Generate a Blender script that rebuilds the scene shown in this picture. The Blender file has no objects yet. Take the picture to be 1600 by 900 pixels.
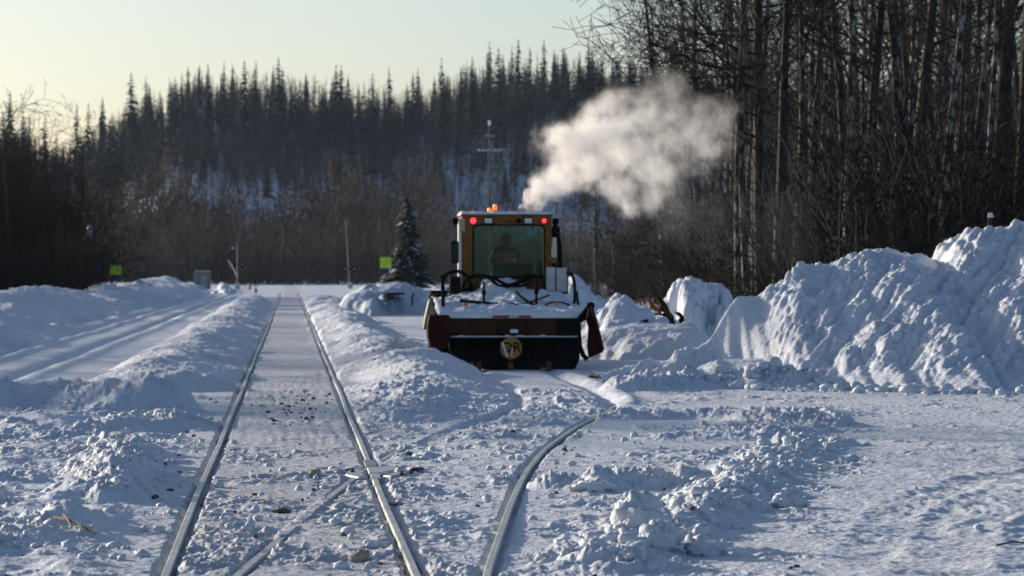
import bpy, math, random
import numpy as np
from mathutils import Vector, Matrix

# ------------------------------------------------------------------ camera, sky, sun, exposure
SC = bpy.context.scene
COL = SC.collection
F = 6000.0                      # focal length in photograph pixels (135 mm on 36 mm)
CAM = np.array((0.0, 0.0, 1.8))
YAW, PITCH = math.atan(346.5 / F), math.atan(23.0 / F)
cam_d = bpy.data.cameras.new('camera')
cam_d.sensor_width = 36.0
cam_d.lens = 135.0
cam_d.clip_start = 0.5
cam_d.clip_end = 6000.0
cam_d.dof.use_dof = True
cam_d.dof.focus_distance = 34.0
cam_d.dof.aperture_fstop = 6.3
cam = bpy.data.objects.new('camera', cam_d)
COL.objects.link(cam)
cam.location = CAM
cam.rotation_euler = (math.pi / 2 - PITCH, 0, -YAW)
SC.camera = cam

SUN_EL = math.radians(12)
SUN_AHEAD = math.radians(46)     # the sun stands to the left and this much ahead of the camera's left
sun_dir = np.array((-math.cos(SUN_AHEAD) * math.cos(SUN_EL), math.sin(SUN_AHEAD) * math.cos(SUN_EL), math.sin(SUN_EL)))
W = bpy.data.worlds.new('World')
SC.world = W
W.use_nodes = True
nt = W.node_tree
bg = nt.nodes['Background']
sky = nt.nodes.new('ShaderNodeTexSky')
sky.sky_type = 'NISHITA'
sky.sun_disc = False
sky.sun_elevation = SUN_EL
sky.sun_rotation = math.atan2(sun_dir[0], sun_dir[1])
sky.altitude = 100
sky.air_density = 0.76
sky.dust_density = 1.45
sky.ozone_density = 1.75
nt.links.new(sky.outputs[0], bg.inputs[0])
bg.inputs[1].default_value = 0.095
sd = bpy.data.lights.new('sun', 'SUN')
sd.energy = 4.2
sd.angle = math.radians(0.55)
sd.color = (1.0, 0.87, 0.73)
sun = bpy.data.objects.new('sun', sd)
COL.objects.link(sun)
sun.location = (-40, 30, 40)
sun.rotation_euler = Vector(sun_dir).to_track_quat('Z', 'Y').to_euler()
SC.view_settings.view_transform = 'Standard'
SC.view_settings.look = 'None'
SC.view_settings.gamma = 1.0
SC.view_settings.exposure = 0.48
SC.cycles.max_bounces = 6
SC.cycles.diffuse_bounces = 2
SC.cycles.glossy_bounces = 2
SC.cycles.transmission_bounces = 4
SC.cycles.transparent_max_bounces = 12
SC.cycles.volume_bounces = 2
SC.cycles.volume_step_rate = 1.0
SC.cycles.use_denoising = True
SC.cycles.caustics_reflective = False
SC.cycles.caustics_refractive = False

# ------------------------------------------------------------------ pixel -> place helpers
_r = cam.rotation_euler.to_matrix()
_R = np.array([[_r[i][j] for j in range(3)] for i in range(3)])
def ray(px, py):
    return _R @ np.array((px - 800.0, 450.0 - py, -F))
def P(px, py, Y):
    d = ray(px, py)
    return CAM + d * (Y / d[1])
def G(px, py, z=0.0):
    d = ray(px, py)
    return CAM + d * ((z - CAM[2]) / d[2])

# ------------------------------------------------------------------ noise
class Noise2:
    def __init__(s, seed):
        a = np.random.RandomState(seed).rand(256, 256) * 2 * np.pi
        s.gx, s.gy = np.cos(a).astype(np.float32), np.sin(a).astype(np.float32)
    def __call__(s, x, y):
        x = np.asarray(x, np.float64); y = np.asarray(y, np.float64)
        ix, iy = np.floor(x).astype(np.int64), np.floor(y).astype(np.int64)
        fx, fy = (x - ix).astype(np.float32), (y - iy).astype(np.float32)
        u, v = fx * fx * fx * (fx * (fx * 6 - 15) + 10), fy * fy * fy * (fy * (fy * 6 - 15) + 10)
        i0, j0, i1, j1 = ix & 255, iy & 255, (ix + 1) & 255, (iy + 1) & 255
        def g(i, j, dx, dy): return s.gx[i, j] * dx + s.gy[i, j] * dy
        a = g(i0, j0, fx, fy); b = g(i1, j0, fx - 1, fy)
        c = g(i0, j1, fx, fy - 1); d = g(i1, j1, fx - 1, fy - 1)
        return 1.5 * ((a + (b - a) * u) * (1 - v) + (c + (d - c) * u) * v)
NS = [Noise2(11 + k) for k in range(8)]
def fbm(x, y, k=0, oct=4, gain=0.5):
    t, a = 0, 1.0
    for o in range(oct):
        t = t + a * NS[(k + o) % 8](x * 2 ** o + 7.3 * o, y * 2 ** o + 3.1 * o); a *= gain
    return t
def billow(x, y, k=0, oct=3, gain=0.5):
    t, a = 0, 1.0
    for o in range(oct):
        t = t + a * (np.abs(NS[(k + o) % 8](x * 2 ** o + 5.7 * o, y * 2 ** o + 9.2 * o)) * 2 - 0.6); a *= gain
    return t
def crumble(x, y, s, k=0, oct=5, gain=0.6):
    # broken snow: warped fractal with crisp lumps
    wx, wy = x + s * .35 * NS[(k + 3) % 8](x / s * 1.3, y / s * 1.3), y + s * .35 * NS[(k + 4) % 8](x / s * 1.3 + 5, y / s * 1.3)
    f = fbm(wx / s, wy / s, k, oct, gain)
    b = billow(wx / (s * .33), wy / (s * .33), (k + 2) % 8, 3, .6)
    return .62 * f + .22 * b
def sstep(a, b, x):
    t = np.clip((x - a) / (b - a), 0, 1); return t * t * (3 - 2 * t)
def clods(x, y, size, k, thr=0.15):
    # separate round lumps
    return np.clip(NS[k](x / size, y / size) - thr, 0, 1) ** 0.75 * size

# ------------------------------------------------------------------ mesh helpers
def fast_mesh(name, V, Fq, mats=None, smooth=False, midx=None):
    V = np.asarray(V, np.float32); Fq = np.asarray(Fq, np.int32)
    me = bpy.data.meshes.new(name)
    n, k = Fq.shape
    me.vertices.add(len(V)); me.vertices.foreach_set('co', V.ravel())
    me.loops.add(n * k); me.loops.foreach_set('vertex_index', Fq.ravel())
    me.polygons.add(n); me.polygons.foreach_set('loop_start', np.arange(0, n * k, k, dtype=np.int32))
    if smooth: me.polygons.foreach_set('use_smooth', np.ones(n, bool))
    if midx is not None: me.polygons.foreach_set('material_index', np.asarray(midx, np.int32))
    for m in (mats or []): me.materials.append(m)
    me.update(calc_edges=True)
    return me
def link(name, me, parent=None, loc=None, smooth=None):
    o = bpy.data.objects.new(name, me); COL.objects.link(o)
    if parent is not None: o.parent = parent
    if loc is not None: o.location = loc
    return o
def tag(o, label=None, cat=None, group=None, kind=None):
    if label: o['label'] = label
    if cat: o['category'] = cat
    if group: o['group'] = group
    if kind: o['kind'] = kind
    return o
def thing(name, label, cat, loc=(0, 0, 0), rz=0.0, group=None):
    o = bpy.data.objects.new(name, None); COL.objects.link(o)
    o.location = loc; o.rotation_euler = (0, 0, rz); o.empty_display_size = 0.2
    return tag(o, label, cat, group)
def grid_faces(nr, nc):
    i = np.arange(nr * nc).reshape(nr, nc)
    return np.stack([i[:-1, :-1], i[:-1, 1:], i[1:, 1:], i[1:, :-1]], -1).reshape(-1, 4)
def prisms(p0, p1, r0, r1, n):
    p0, p1 = np.asarray(p0, float), np.asarray(p1, float)
    r0, r1 = np.asarray(r0, float), np.asarray(r1, float)
    d = p1 - p0; d /= np.linalg.norm(d, axis=1, keepdims=True) + 1e-9
    ref = np.where(np.abs(d[:, 2:3]) > 0.9, np.array([[1., 0, 0]]), np.array([[0, 0, 1.]]))
    a = np.cross(d, ref); a /= np.linalg.norm(a, axis=1, keepdims=True) + 1e-9
    b = np.cross(d, a)
    t = np.arange(n) * 2 * np.pi / n
    ring = a[:, None] * np.cos(t)[None, :, None] + b[:, None] * np.sin(t)[None, :, None]
    V = np.concatenate([p0[:, None] + ring * r0[:, None, None], p1[:, None] + ring * r1[:, None, None]], 1)
    m = len(p0); base = (np.arange(m) * 2 * n)[:, None]
    j = np.arange(n); j2 = (j + 1) % n
    Fq = np.stack([base + j, base + j2, base + n + j2, base + n + j], -1).reshape(-1, 4)
    return V.reshape(-1, 3), Fq
class MB:
    "collects shapes for ONE mesh part"
    def __init__(s): s.v = []; s.f = []; s.n = 0
    def add(s, V, Fs):
        s.v.extend([tuple(map(float, p)) for p in V])
        s.f.extend([tuple(int(i) + s.n for i in f) for f in Fs]); s.n += len(V); return s
    def box(s, x0, x1, y0, y1, z0, z1):
        V = [(x, y, z) for x in (x0, x1) for y in (y0, y1) for z in (z0, z1)]
        return s.add(V, [(0, 1, 3, 2), (4, 6, 7, 5), (0, 4, 5, 1), (2, 3, 7, 6), (0, 2, 6, 4), (1, 5, 7, 3)])
    def prism(s, poly, y0, y1):
        "polygon in x,z extruded from y0 to y1"
        n = len(poly)
        V = [(x, y0, z) for x, z in poly] + [(x, y1, z) for x, z in poly]
        Fs = [tuple(range(n)), tuple(range(2 * n - 1, n - 1, -1))] + [(i, i + n, (i + 1) % n + n, (i + 1) % n) for i in range(n)]
        return s.add(V, Fs)
    def prism_x(s, poly, x0, x1):
        "polygon in y,z extruded from x0 to x1"
        n = len(poly)
        V = [(x0, y, z) for y, z in poly] + [(x1, y, z) for y, z in poly]
        Fs = [tuple(range(n)), tuple(range(2 * n - 1, n - 1, -1))] + [(i, i + n, (i + 1) % n + n, (i + 1) % n) for i in range(n)]
        return s.add(V, Fs)
    def tube(s, pts, r, n=10, r1=None):
        pts = [Vector(p) for p in pts]; m = len(pts); r1 = r if r1 is None else r1
        V = []; prev = None
        for i, p in enumerate(pts):
            d = (pts[min(i + 1, m - 1)] - pts[max(i - 1, 0)]).normalized()
            if prev is None:
                a = d.orthogonal().normalized()
            else:
                a = (prev - d * prev.dot(d)).normalized()
            prev = a; b = d.cross(a); rr = r + (r1 - r) * i / max(m - 1, 1)
            for k in range(n):
                t = 2 * math.pi * k / n; V.append(p + (a * math.cos(t) + b * math.sin(t)) * rr)
        Fs = [(i * n + k, i * n + (k + 1) % n, (i + 1) * n + (k + 1) % n, (i + 1) * n + k) for i in range(m - 1) for k in range(n)]
        Fs += [tuple(range(n - 1, -1, -1)), tuple(range((m - 1) * n, m * n))]
        return s.add(V, Fs)
    def lathe(s, prof, c, axis='z', n=24):
        "prof: (radius, height) pairs round AXIS at C"
        V = []
        for r, h in prof:
            for k in range(n):
                t = 2 * math.pi * k / n; u, v = r * math.cos(t), r * math.sin(t)
                p = {'z': (u, v, h), 'y': (u, h, v), 'x': (h, u, v)}[axis]
                V.append((c[0] + p[0], c[1] + p[1], c[2] + p[2]))
        m = len(prof)
        Fs = [(i * n + k, i * n + (k + 1) % n, (i + 1) * n + (k + 1) % n, (i + 1) * n + k) for i in range(m - 1) for k in range(n)]
        Fs += [tuple(range(n)), tuple(range((m - 1) * n, m * n))]
        return s.add(V, Fs)
    def build(s, name, mat, parent=None, bevel=0.0, smooth=False, loc=None):
        me = bpy.data.meshes.new(name); me.from_pydata(s.v, [], s.f); me.materials.append(mat)
        import bmesh
        bm = bmesh.new(); bm.from_mesh(me); bmesh.ops.recalc_face_normals(bm, faces=bm.faces); bm.to_mesh(me); bm.free()
        if smooth:
            me.polygons.foreach_set('use_smooth', np.ones(len(me.polygons), bool))
            try: me.set_sharp_from_angle(angle=math.radians(40))
            except Exception: pass
        me.update()
        o = link(name, me, parent, loc)
        if bevel:
            b = o.modifiers.new('bevel', 'BEVEL'); b.width = bevel; b.segments = 2; b.limit_method = 'ANGLE'; b.angle_limit = math.radians(35)
        return o
def copy_tree(o, parent=None):
    c = o.copy(); COL.objects.link(c); c.parent = parent
    for ch in list(o.children): copy_tree(ch, c)
    return c

# ------------------------------------------------------------------ materials
MT = {}
def nodes_of(name):
    m = bpy.data.materials.new(name); m.use_nodes = True; MT[name] = m
    t = m.node_tree; b = t.nodes['Principled BSDF']; return m, t, b
def noise_node(t, scale, detail=4, rough=0.55, coord=None, stretch=None, obj=True):
    n = t.nodes.new('ShaderNodeTexNoise'); n.inputs['Scale'].default_value = scale
    n.inputs['Detail'].default_value = detail; n.inputs['Roughness'].default_value = rough
    tc = t.nodes.new('ShaderNodeTexCoord'); src = tc.outputs['Object' if obj else 'Generated']
    if stretch:
        mp = t.nodes.new('ShaderNodeMapping'); mp.inputs['Scale'].default_value = stretch
        t.links.new(src, mp.inputs[0]); src = mp.outputs[0]
    t.links.new(src, n.inputs['Vector']); return n
def ramp(t, src, stops):
    r = t.nodes.new('ShaderNodeValToRGB'); t.links.new(src, r.inputs[0])
    el = r.color_ramp.elements
    while len(el) < len(stops): el.new(0.5)
    for e, (p, c) in zip(el, stops): e.position = p; e.color = (*c, 1)
    return r
def bump(t, b, src, strength, dist=0.02):
    n = t.nodes.new('ShaderNodeBump'); n.inputs['Strength'].default_value = strength; n.inputs['Distance'].default_value = dist
    t.links.new(src, n.inputs['Height']); t.links.new(n.outputs[0], b.inputs['Normal'])
def simple(name, c1, c2=None, scale=6, rough=0.6, metal=0.0, bumps=0.0, stretch=None, spec=0.4, lo=0.35, hi=0.65):
    m, t, b = nodes_of(name)
    b.inputs['Roughness'].default_value = rough; b.inputs['Metallic'].default_value = metal
    b.inputs['Specular IOR Level'].default_value = spec
    n = noise_node(t, scale, stretch=stretch)
    r = ramp(t, n.outputs[0], [(lo, c1), (hi, c2 or c1)])
    t.links.new(r.outputs[0], b.inputs['Base Color'])
    if bumps: bump(t, b, n.outputs[0], bumps)
    return m
def emissive(name, col, strength, base=None):
    m, t, b = nodes_of(name)
    b.inputs['Base Color'].default_value = (*(base or col), 1); b.inputs['Emission Color'].default_value = (*col, 1)
    b.inputs['Emission Strength'].default_value = strength; b.inputs['Roughness'].default_value = 0.3
    return m

def snow_mat(name, dirt=0.0, fine=1.0, track=False):
    m, t, b = nodes_of(name)
    b.inputs['Roughness'].default_value = 0.55
    b.inputs['Specular IOR Level'].default_value = 0.25
    big = noise_node(t, 0.35, 5, 0.6)
    r = ramp(t, big.outputs[0], [(0.3, (0.70, 0.765, 0.87)), (0.7, (0.80, 0.835, 0.88))])
    col = r.outputs[0]
    if dirt:
        d = noise_node(t, 2.3, 8, 0.68)
        dr = ramp(t, d.outputs[0], [(0.50, (0, 0, 0)), (0.80, (dirt, dirt, dirt))])
        mx = t.nodes.new('ShaderNodeMix'); mx.data_type = 'RGBA'
        t.links.new(dr.outputs[0], mx.inputs[0]); t.links.new(col, mx.inputs[6]); mx.inputs[7].default_value = (0.42, 0.37, 0.32, 1)
        col = mx.outputs[2]
    if track:
        # cinders and brown ballast dust ground into the packed snow between the rails
        tc = t.nodes.new('ShaderNodeTexCoord'); sp = t.nodes.new('ShaderNodeSeparateXYZ'); t.links.new(tc.outputs['Object'], sp.inputs[0])
        ab = t.nodes.new('ShaderNodeMath'); ab.operation = 'ABSOLUTE'; t.links.new(sp.outputs[0], ab.inputs[0])
        mr = t.nodes.new('ShaderNodeMapRange'); mr.inputs[1].default_value = 1.25; mr.inputs[2].default_value = .55; t.links.new(ab.outputs[0], mr.inputs[0])
        d2 = noise_node(t, 5.5, 8, 0.72); r2 = ramp(t, d2.outputs[0], [(0.38, (.10,) * 3), (0.66, (.72,) * 3)])
        mu = t.nodes.new('ShaderNodeMath'); mu.operation = 'MULTIPLY'; t.links.new(mr.outputs[0], mu.inputs[0]); t.links.new(r2.outputs[0], mu.inputs[1])
        mx = t.nodes.new('ShaderNodeMix'); mx.data_type = 'RGBA'; t.links.new(mu.outputs[0], mx.inputs[0]); t.links.new(col, mx.inputs[6]); mx.inputs[7].default_value = (0.44, 0.41, 0.39, 1)
        col = mx.outputs[2]
    t.links.new(col, b.inputs['Base Color'])
    n1 = noise_node(t, 14, 6, 0.62); n2 = noise_node(t, 70, 3, 0.6)
    ad = t.nodes.new('ShaderNodeMath'); ad.operation = 'MULTIPLY_ADD'; ad.inputs[1].default_value = 0.22
    t.links.new(n2.outputs[0], ad.inputs[0]); t.links.new(n1.outputs[0], ad.inputs[2])
    bump(t, b, ad.outputs[0], 0.85 * fine, 0.05)
    return m
simple('hut_grey', (0.24, 0.23, 0.21), (0.17, 0.165, 0.155), 3, 0.7)
simple('hut_door', (0.40, 0.40, 0.39), (0.33, 0.33, 0.32), 3, 0.7)
snow_mat('snow', 0.42, 1.0, True)
snow_mat('snow_clean', 0.10)
snow_mat('snow_clod', 0.55)

def bark_mat(name, pale, dark, lo, hi, scale=5, stretch=(1, 1, 0.5)):
    m, t, b = nodes_of(name)
    n = noise_node(t, scale, 5, 0.7, stretch=stretch)
    r = ramp(t, n.outputs[0], [(lo, dark), (hi, pale)])
    t.links.new(r.outputs[0], b.inputs['Base Color']); b.inputs['Roughness'].default_value = 0.85
    b.inputs['Specular IOR Level'].default_value = 0.15
    bump(t, b, n.outputs[0], 0.5, 0.03); return m
bark_mat('bark_pale', (0.33, 0.31, 0.26), (0.025, 0.022, 0.02), 0.47, 0.62)
bark_mat('bark_dark', (0.10, 0.09, 0.078), (0.022, 0.019, 0.017), 0.40, 0.70)
simple('twig_dark', (0.013, 0.011, 0.010), (0.026, 0.022, 0.019), 3, 0.9, spec=0.1)
simple('twig_brown', (0.085, 0.070, 0.058), (0.14, 0.118, 0.098), 0.6, 0.9, spec=0.1)
simple('twig_wood', (0.022, 0.020, 0.019), (0.044, 0.040, 0.037), 3, 0.9, spec=0.1)
simple('twig_hill', (0.006, 0.008, 0.013), (0.014, 0.016, 0.023), 0.4, 0.9, spec=0.1)
simple('needles', (0.005, 0.009, 0.013), (0.011, 0.018, 0.024), 0.8, 0.9, spec=0.1)
simple('needles_near', (0.02, 0.028, 0.02), (0.05, 0.058, 0.04), 1.2, 0.9, spec=0.1)
simple('wood_pole', (0.16, 0.12, 0.09), (0.09, 0.07, 0.055), 2, 0.9, stretch=(1, 1, 0.1))
simple('pole_grey', (0.20, 0.195, 0.185), (0.14, 0.135, 0.13), 3, 0.6, 0.2)
simple('yellow_paint', (0.21, 0.10, 0.016), (0.13, 0.06, 0.012), 2.2, 0.6, bumps=0.05, spec=.2)
simple('brown_grime', (0.07, 0.030, 0.012), (0.018, 0.011, 0.007), 2.6, 0.8, bumps=0.2, spec=.1)
simple('maroon_paint', (0.05, 0.007, 0.007), (0.016, 0.006, 0.005), 3.5, 0.7, bumps=0.15, spec=.12)
simple('black_steel', (0.005, 0.005, 0.006), (0.016, 0.016, 0.018), 4, 0.85, 0.0, bumps=0.15, spec=.03)
simple('rubber', (0.006, 0.006, 0.006), (0.016, 0.015, 0.014), 8, 0.9, spec=.06)
simple('grey_panel', (0.52, 0.53, 0.54), (0.36, 0.37, 0.38), 3, 0.5, 0.1)
simple('white_panel', (0.72, 0.72, 0.69), (0.58, 0.57, 0.54), 3, 0.5)
simple('tan_steel', (0.42, 0.38, 0.30), (0.24, 0.22, 0.18), 3, 0.6, bumps=0.1)
simple('lens_white', (0.6, 0.62, 0.64), None, 3, 0.2)
simple('rust_brown', (0.16, 0.065, 0.025), (0.07, 0.035, 0.02), 7, 0.8)
simple('stone_dark', (0.05, 0.047, 0.045), (0.17, 0.15, 0.13), 20, 0.9, bumps=0.3)
simple('stone_tan', (0.28, 0.24, 0.19), (0.42, 0.37, 0.31), 20, 0.9, bumps=0.3)
simple('wood_raw', (0.20, 0.165, 0.125), (0.12, 0.10, 0.08), 10, 0.9, stretch=(8, 1, 1))
simple('navy_panel', (0.012, 0.014, 0.10), (0.02, 0.02, 0.13), 6, 0.5)
simple('cloth_orange', (0.50, 0.13, 0.025), (0.22, 0.06, 0.02), 6, 0.9)
simple('cloth_dark', (0.025, 0.027, 0.035), (0.045, 0.045, 0.05), 6, 0.9)
simple('skin', (0.50, 0.32, 0.25), (0.45, 0.28, 0.22), 6, 0.6)
simple('seat_cloth', (0.03, 0.03, 0.034), (0.05, 0.05, 0.055), 9, 0.9)
simple('rail_rust', (0.13, 0.075, 0.045), (0.07, 0.045, 0.03), 9, 0.8, 0.2)
emissive('lamp_red', (1.0, 0.02, 0.03), 3.2, (0.5, 0.01, 0.01))
emissive('beacon_amber', (1.0, 0.16, 0.01), 0.8, (0.8, 0.2, 0.02))
def rail_mat():
    m, t, b = nodes_of('rail_steel')
    n = noise_node(t, 5, 6, 0.7, stretch=(1, 0.35, 1))
    r = ramp(t, n.outputs[0], [(0.35, (0.30, 0.31, 0.29)), (0.70, (0.60, 0.63, 0.61))])
    t.links.new(r.outputs[0], b.inputs['Base Color']); b.inputs['Metallic'].default_value = 0.35
    rr = ramp(t, n.outputs[0], [(0.3, (0.32,) * 3), (0.7, (0.6,) * 3)]); t.links.new(rr.outputs[0], b.inputs['Roughness'])
    bump(t, b, n.outputs[0], 0.15, 0.01)
rail_mat()
def sign_mat():
    m, t, b = nodes_of('sign_lime')
    n = noise_node(t, 5, 2); r = ramp(t, n.outputs[0], [(0.38, (0.36, 0.60, 0.02)), (0.6, (0.52, 0.80, 0.03))])
    t.links.new(r.outputs[0], b.inputs['Base Color']); b.inputs['Roughness'].default_value = 0.4
sign_mat()
def glass_mat(name, tint, gl=0.12):
    m, t, b = nodes_of(name); t.nodes.remove(b)
    out = t.nodes['Material Output']; tr = t.nodes.new('ShaderNodeBsdfTransparent'); tr.inputs[0].default_value = (*tint, 1)
    g = t.nodes.new('ShaderNodeBsdfGlossy'); g.inputs[0].default_value = (0.75, 0.95, 0.92, 1); g.inputs['Roughness'].default_value = 0.04
    d = t.nodes.new('ShaderNodeBsdfDiffuse'); d.inputs[0].default_value = (0.30, 0.38, 0.36, 1)
    n = noise_node(t, 3.2, 5, 0.6); r = ramp(t, n.outputs[0], [(0.45, (0.0,) * 3), (0.75, (0.08,) * 3)])
    m1 = t.nodes.new('ShaderNodeMixShader'); m1.inputs[0].default_value = gl
    t.links.new(tr.outputs[0], m1.inputs[1]); t.links.new(g.outputs[0], m1.inputs[2])
    m2 = t.nodes.new('ShaderNodeMixShader'); t.links.new(r.outputs[0], m2.inputs[0])
    t.links.new(m1.outputs[0], m2.inputs[1]); t.links.new(d.outputs[0], m2.inputs[2]); t.links.new(m2.outputs[0], out.inputs[0])
glass_mat('cab_glass', (0.68, 0.78, 0.76), .03)
# ------------------------------------------------------------------ ground
# centre line data of the diverging track's outer rail (x against y)
DY = np.array([8, 18, 23.1, 30.6, 35, 39.5, 45.4, 50, 54, 59, 64, 70, 110.0])
DX = np.array([.30, .85, 1.18, 1.77, 2.15, 2.62, 3.40, 4.15, 4.62, 4.84, 4.86, 4.88, 4.88])
_yy = np.arange(8, 110, 0.25)
_xx = np.interp(_yy, DY, DX)
for _ in range(40): _xx[1:-1] = (_xx[:-2] + 2 * _xx[1:-1] + _xx[2:]) / 4
def div_x(y): return np.interp(y, _yy, _xx)
GAUGE = 1.5
def bell(d, w): return np.exp(-(d / w) ** 2)
def line_d(x, y, pts):
    best = np.full(x.shape, 1e9); tt = np.zeros(x.shape); n = len(pts) - 1
    for i in range(n):
        ax, ay = pts[i][:2]; bx, by = pts[i + 1][:2]; dx, dy = bx - ax, by - ay
        t = np.clip(((x - ax) * dx + (y - ay) * dy) / (dx * dx + dy * dy), 0, 1)
        d = np.hypot(x - ax - t * dx, y - ay - t * dy)
        m = d < best; best = np.where(m, d, best); tt = np.where(m, (i + t) / n, tt)
    return best, tt
def windrow(x, y, pts, h, w, k=0, rough=0.25, flat=1.0):
    # wander of the line and of the height so that it never looks extruded
    wx = x + 0.5 * w * fbm(x / (2.2 * w), y / (4.0 * w), k, 2); wy = y
    d, t = line_d(wx, wy, pts)
    e = np.clip(1.0 - (d / (1.7 * w)) ** 2, 0, 1) ** 1.4
    amp = 1 + 0.45 * fbm(x / (3 * w) + 9, y / (6 * w), k + 1, 2)
    return h * e * amp + rough * h * e * 1.5 * crumble(x, y * .8, max(.6 * w, .34), k, 4, .52)
RAIL_END = 318.0
def ground_parts(x, y):
    near = np.clip(1 - (y - 18) / 60, 0, 1)
    xr = div_x(y)
    h = -0.018 + 0.025 * fbm(x / 3.0, y / 6.0, 0, 3)
    # roughness map ---------------------------------------------------
    between = bell(x, 0.62) * (x > -0.75) * (x < 0.75)
    R = np.full(x.shape, 0.35)
    left = sstep(-0.95, -1.5, x) * sstep(58, 46, y); R = np.where(left > 0, R + left * 0.45, R)
    R = R + 0.25 * np.exp(-((y - 27) / 9) ** 2) * (np.abs(x) < 0.7)
    mid = (x > 0.85) & (x < xr - 0.05) & (y < 62); R = np.where(mid, 0.75, R)
    # rough belt right of the diverging rail
    dA, _ = line_d(x, y, [(2.0, 24), (3.3, 31), (4.7, 37), (5.8, 43), (6.6, 48)])
    beltA = np.exp(-(dA / 0.75) ** 2); R = R + beltA * 0.5
    flat_r = sstep(0.35, 1.6, x - np.interp(y, [20, 24, 28, 31, 35, 40, 46, 52], [2.0, 2.4, 3.1, 3.7, 4.6, 5.9, 7.2, 8.4])) * sstep(50, 42, y)
    R = R * (1 - 0.93 * flat_r)
    strip = sstep(0.1, 0.25, x - xr) * sstep(0.9, 0.55, x - xr) * sstep(33, 38, y) * sstep(50, 45, y); R = R * (1 - 0.75 * strip)
    road_l = sstep(-3.4, -4.2, x) * sstep(-9.5, -8.2, x) * sstep(52, 58, y); R = R * (1 - 0.85 * road_l)
    smooth_mid = (np.abs(x) < 0.8) & (y > 40) & (y < 56); R = np.where(smooth_mid, R * 0.6, R)
    R = R * np.where(y > 60, 0.6, 1.0)
    # patches
    R = R * (0.30 + 1.15 * sstep(-0.3, 0.5, fbm(x / 1.1, y / 2.2, 3, 2)))
    # clods and crumbs ------------------------------------------------
    lum = 0.060 * crumble(x, y * .85, 0.55, 1, 5, 0.52) + 0.010 * billow(x / 0.13, y / 0.17, 4, 3, 0.55)
    cl = 0.32 * clods(x, y, 0.14, 2, 0.25) + 0.38 * clods(x + 3, y, 0.065, 5, 0.2) + 0.30 * clods(x, y + 5, 0.30, 6, 0.36)
    h = h + R * (lum + cl) + 0.004 * fbm(x / 0.09, y / 0.12, 2, 2)
    h = h + left * (0.07 * fbm(x / 0.9, y / 1.5, 5, 3) + 0.03)
    # swirls of the plough on the cleared flat ground --------------------
    ang = np.hypot(x - 3.5, (y - 30) * 0.55)
    h = h + flat_r * (0.012 * NS[3](ang / 0.16, np.arctan2(y - 30, x - 3.5) * 3) + 0.006 * NS[5](ang / 0.06, np.arctan2(y - 30, x - 3.5) * 6) + 0.026 * fbm(x / 1.0, y / 1.4, 1, 5, 0.62))
    # tyre ruts curving over the cleared ground
    for pts in ([(3.6, 24), (4.6, 29), (6.0, 33.5), (8.2, 37.5), (12, 41)], [(4.5, 23), (5.4, 27.5), (6.8, 31.5), (9.0, 35), (12.5, 38)], [(7.5, 26), (7.2, 33), (8.6, 42), (9.2, 54)]):
        dd_, tt_ = line_d(x, y, pts); tr = np.exp(-(dd_ / .17) ** 4)
        h = h + flat_r * (-.012 * tr * (1 + .5 * np.sin(tt_ * 420)) + .007 * np.exp(-((dd_ - .24) / .06) ** 2))
    # lengthwise streaks between the rails
    h = h + np.where(np.abs(x) < 0.7, 0.006 * NS[4](x / 0.09 + .4 * NS[2](x, y / 4), y / 3.0) * sstep(36, 42, y) * sstep(75, 55, y), 0)
    # windrows ------------------------------------------------------------
    h = h + windrow(x, y, [(-1.9, 60), (-2.1, 75), (-2.2, 120), (-2.4, 250)], 0.32, 0.72, 2, 0.11)
    h = h + windrow(x, y, [(-4.2, 52.4), (-3.0, 52.8), (-2.0, 51)], 0.34, 0.52, 3, 0.16)
    h = h + windrow(x, y, [(-1.75, 39), (-1.5, 33), (-1.5, 30.5)], 0.15, 0.28, 4, 0.5)
    h = h + windrow(x, y, [(-2.1, 44), (-1.3, 46)], 0.12, 0.4, 1, 0.5)
    h = h + windrow(x, y, [(-1.75, 27.5), (-2.1, 25)], 0.10, 0.25, 5, 0.6)
    h = h + sstep(50, 66, y) * windrow(x, y, [(2.0, 54), (2.15, 60), (2.1, 68), (2.0, 82), (1.9, 150), (2.1, 260)], 0.36, 0.74, 6, 0.13)
    h = h + windrow(x, y, [(1.25, 47), (1.6, 51), (2.0, 55)], 0.12, 0.4, 2, 0.4)
    h = h + windrow(x, y, [(1.95, 23.6), (2.25, 25.6), (2.9, 28), (3.5, 31), (4.3, 35), (5.5, 40.3)], 0.095, 0.28, 7, 0.5)
    h = h + windrow(x, y, [(2.45, 32.4), (3.3, 33.2)], 0.13, 0.26, 1, 0.7)
    h = h + windrow(x, y, [(4.6, 42), (5.6, 45), (6.8, 49)], 0.08, 0.5, 4, 0.6)
    h = h + windrow(x, y, [(4.0, 47.5), (5.2, 48.5), (6.4, 46)], 0.08, 0.35, 5, 0.8)
    h = h + windrow(x, y, [(5.6, 60), (6.6, 61), (8, 60.5)], 0.22, 0.6, 3, 0.6)
    # bank along the left road and far banks
    h = h + windrow(x, y, [(-9.8, 95), (-10.9, 140), (-10.4, 200), (-9.8, 300), (-14, 420)], 0.85, 2.0, 1, 0.10)
    h = h + np.where(x < -9, 0.35 * sstep(-9, -14, x), 0) * sstep(70, 120, y)
    # ruts of the left road
    for rx, rd in ((-4.9, .10), (-6.5, .12), (-7.6, .07)):
        h = h - rd * bell(x - rx - 0.25 * NS[2](x * 0, y / 22.0), 0.22) * sstep(50, 60, y)
        h = h + rd * 0.7 * bell(x - rx - 0.5 - 0.25 * NS[2](x * 0, y / 22.0), 0.22) * sstep(50, 60, y)
    # far swell that swallows the track
    h = h + 0.12 * sstep(290, 330, y) * np.ones_like(x)
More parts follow.
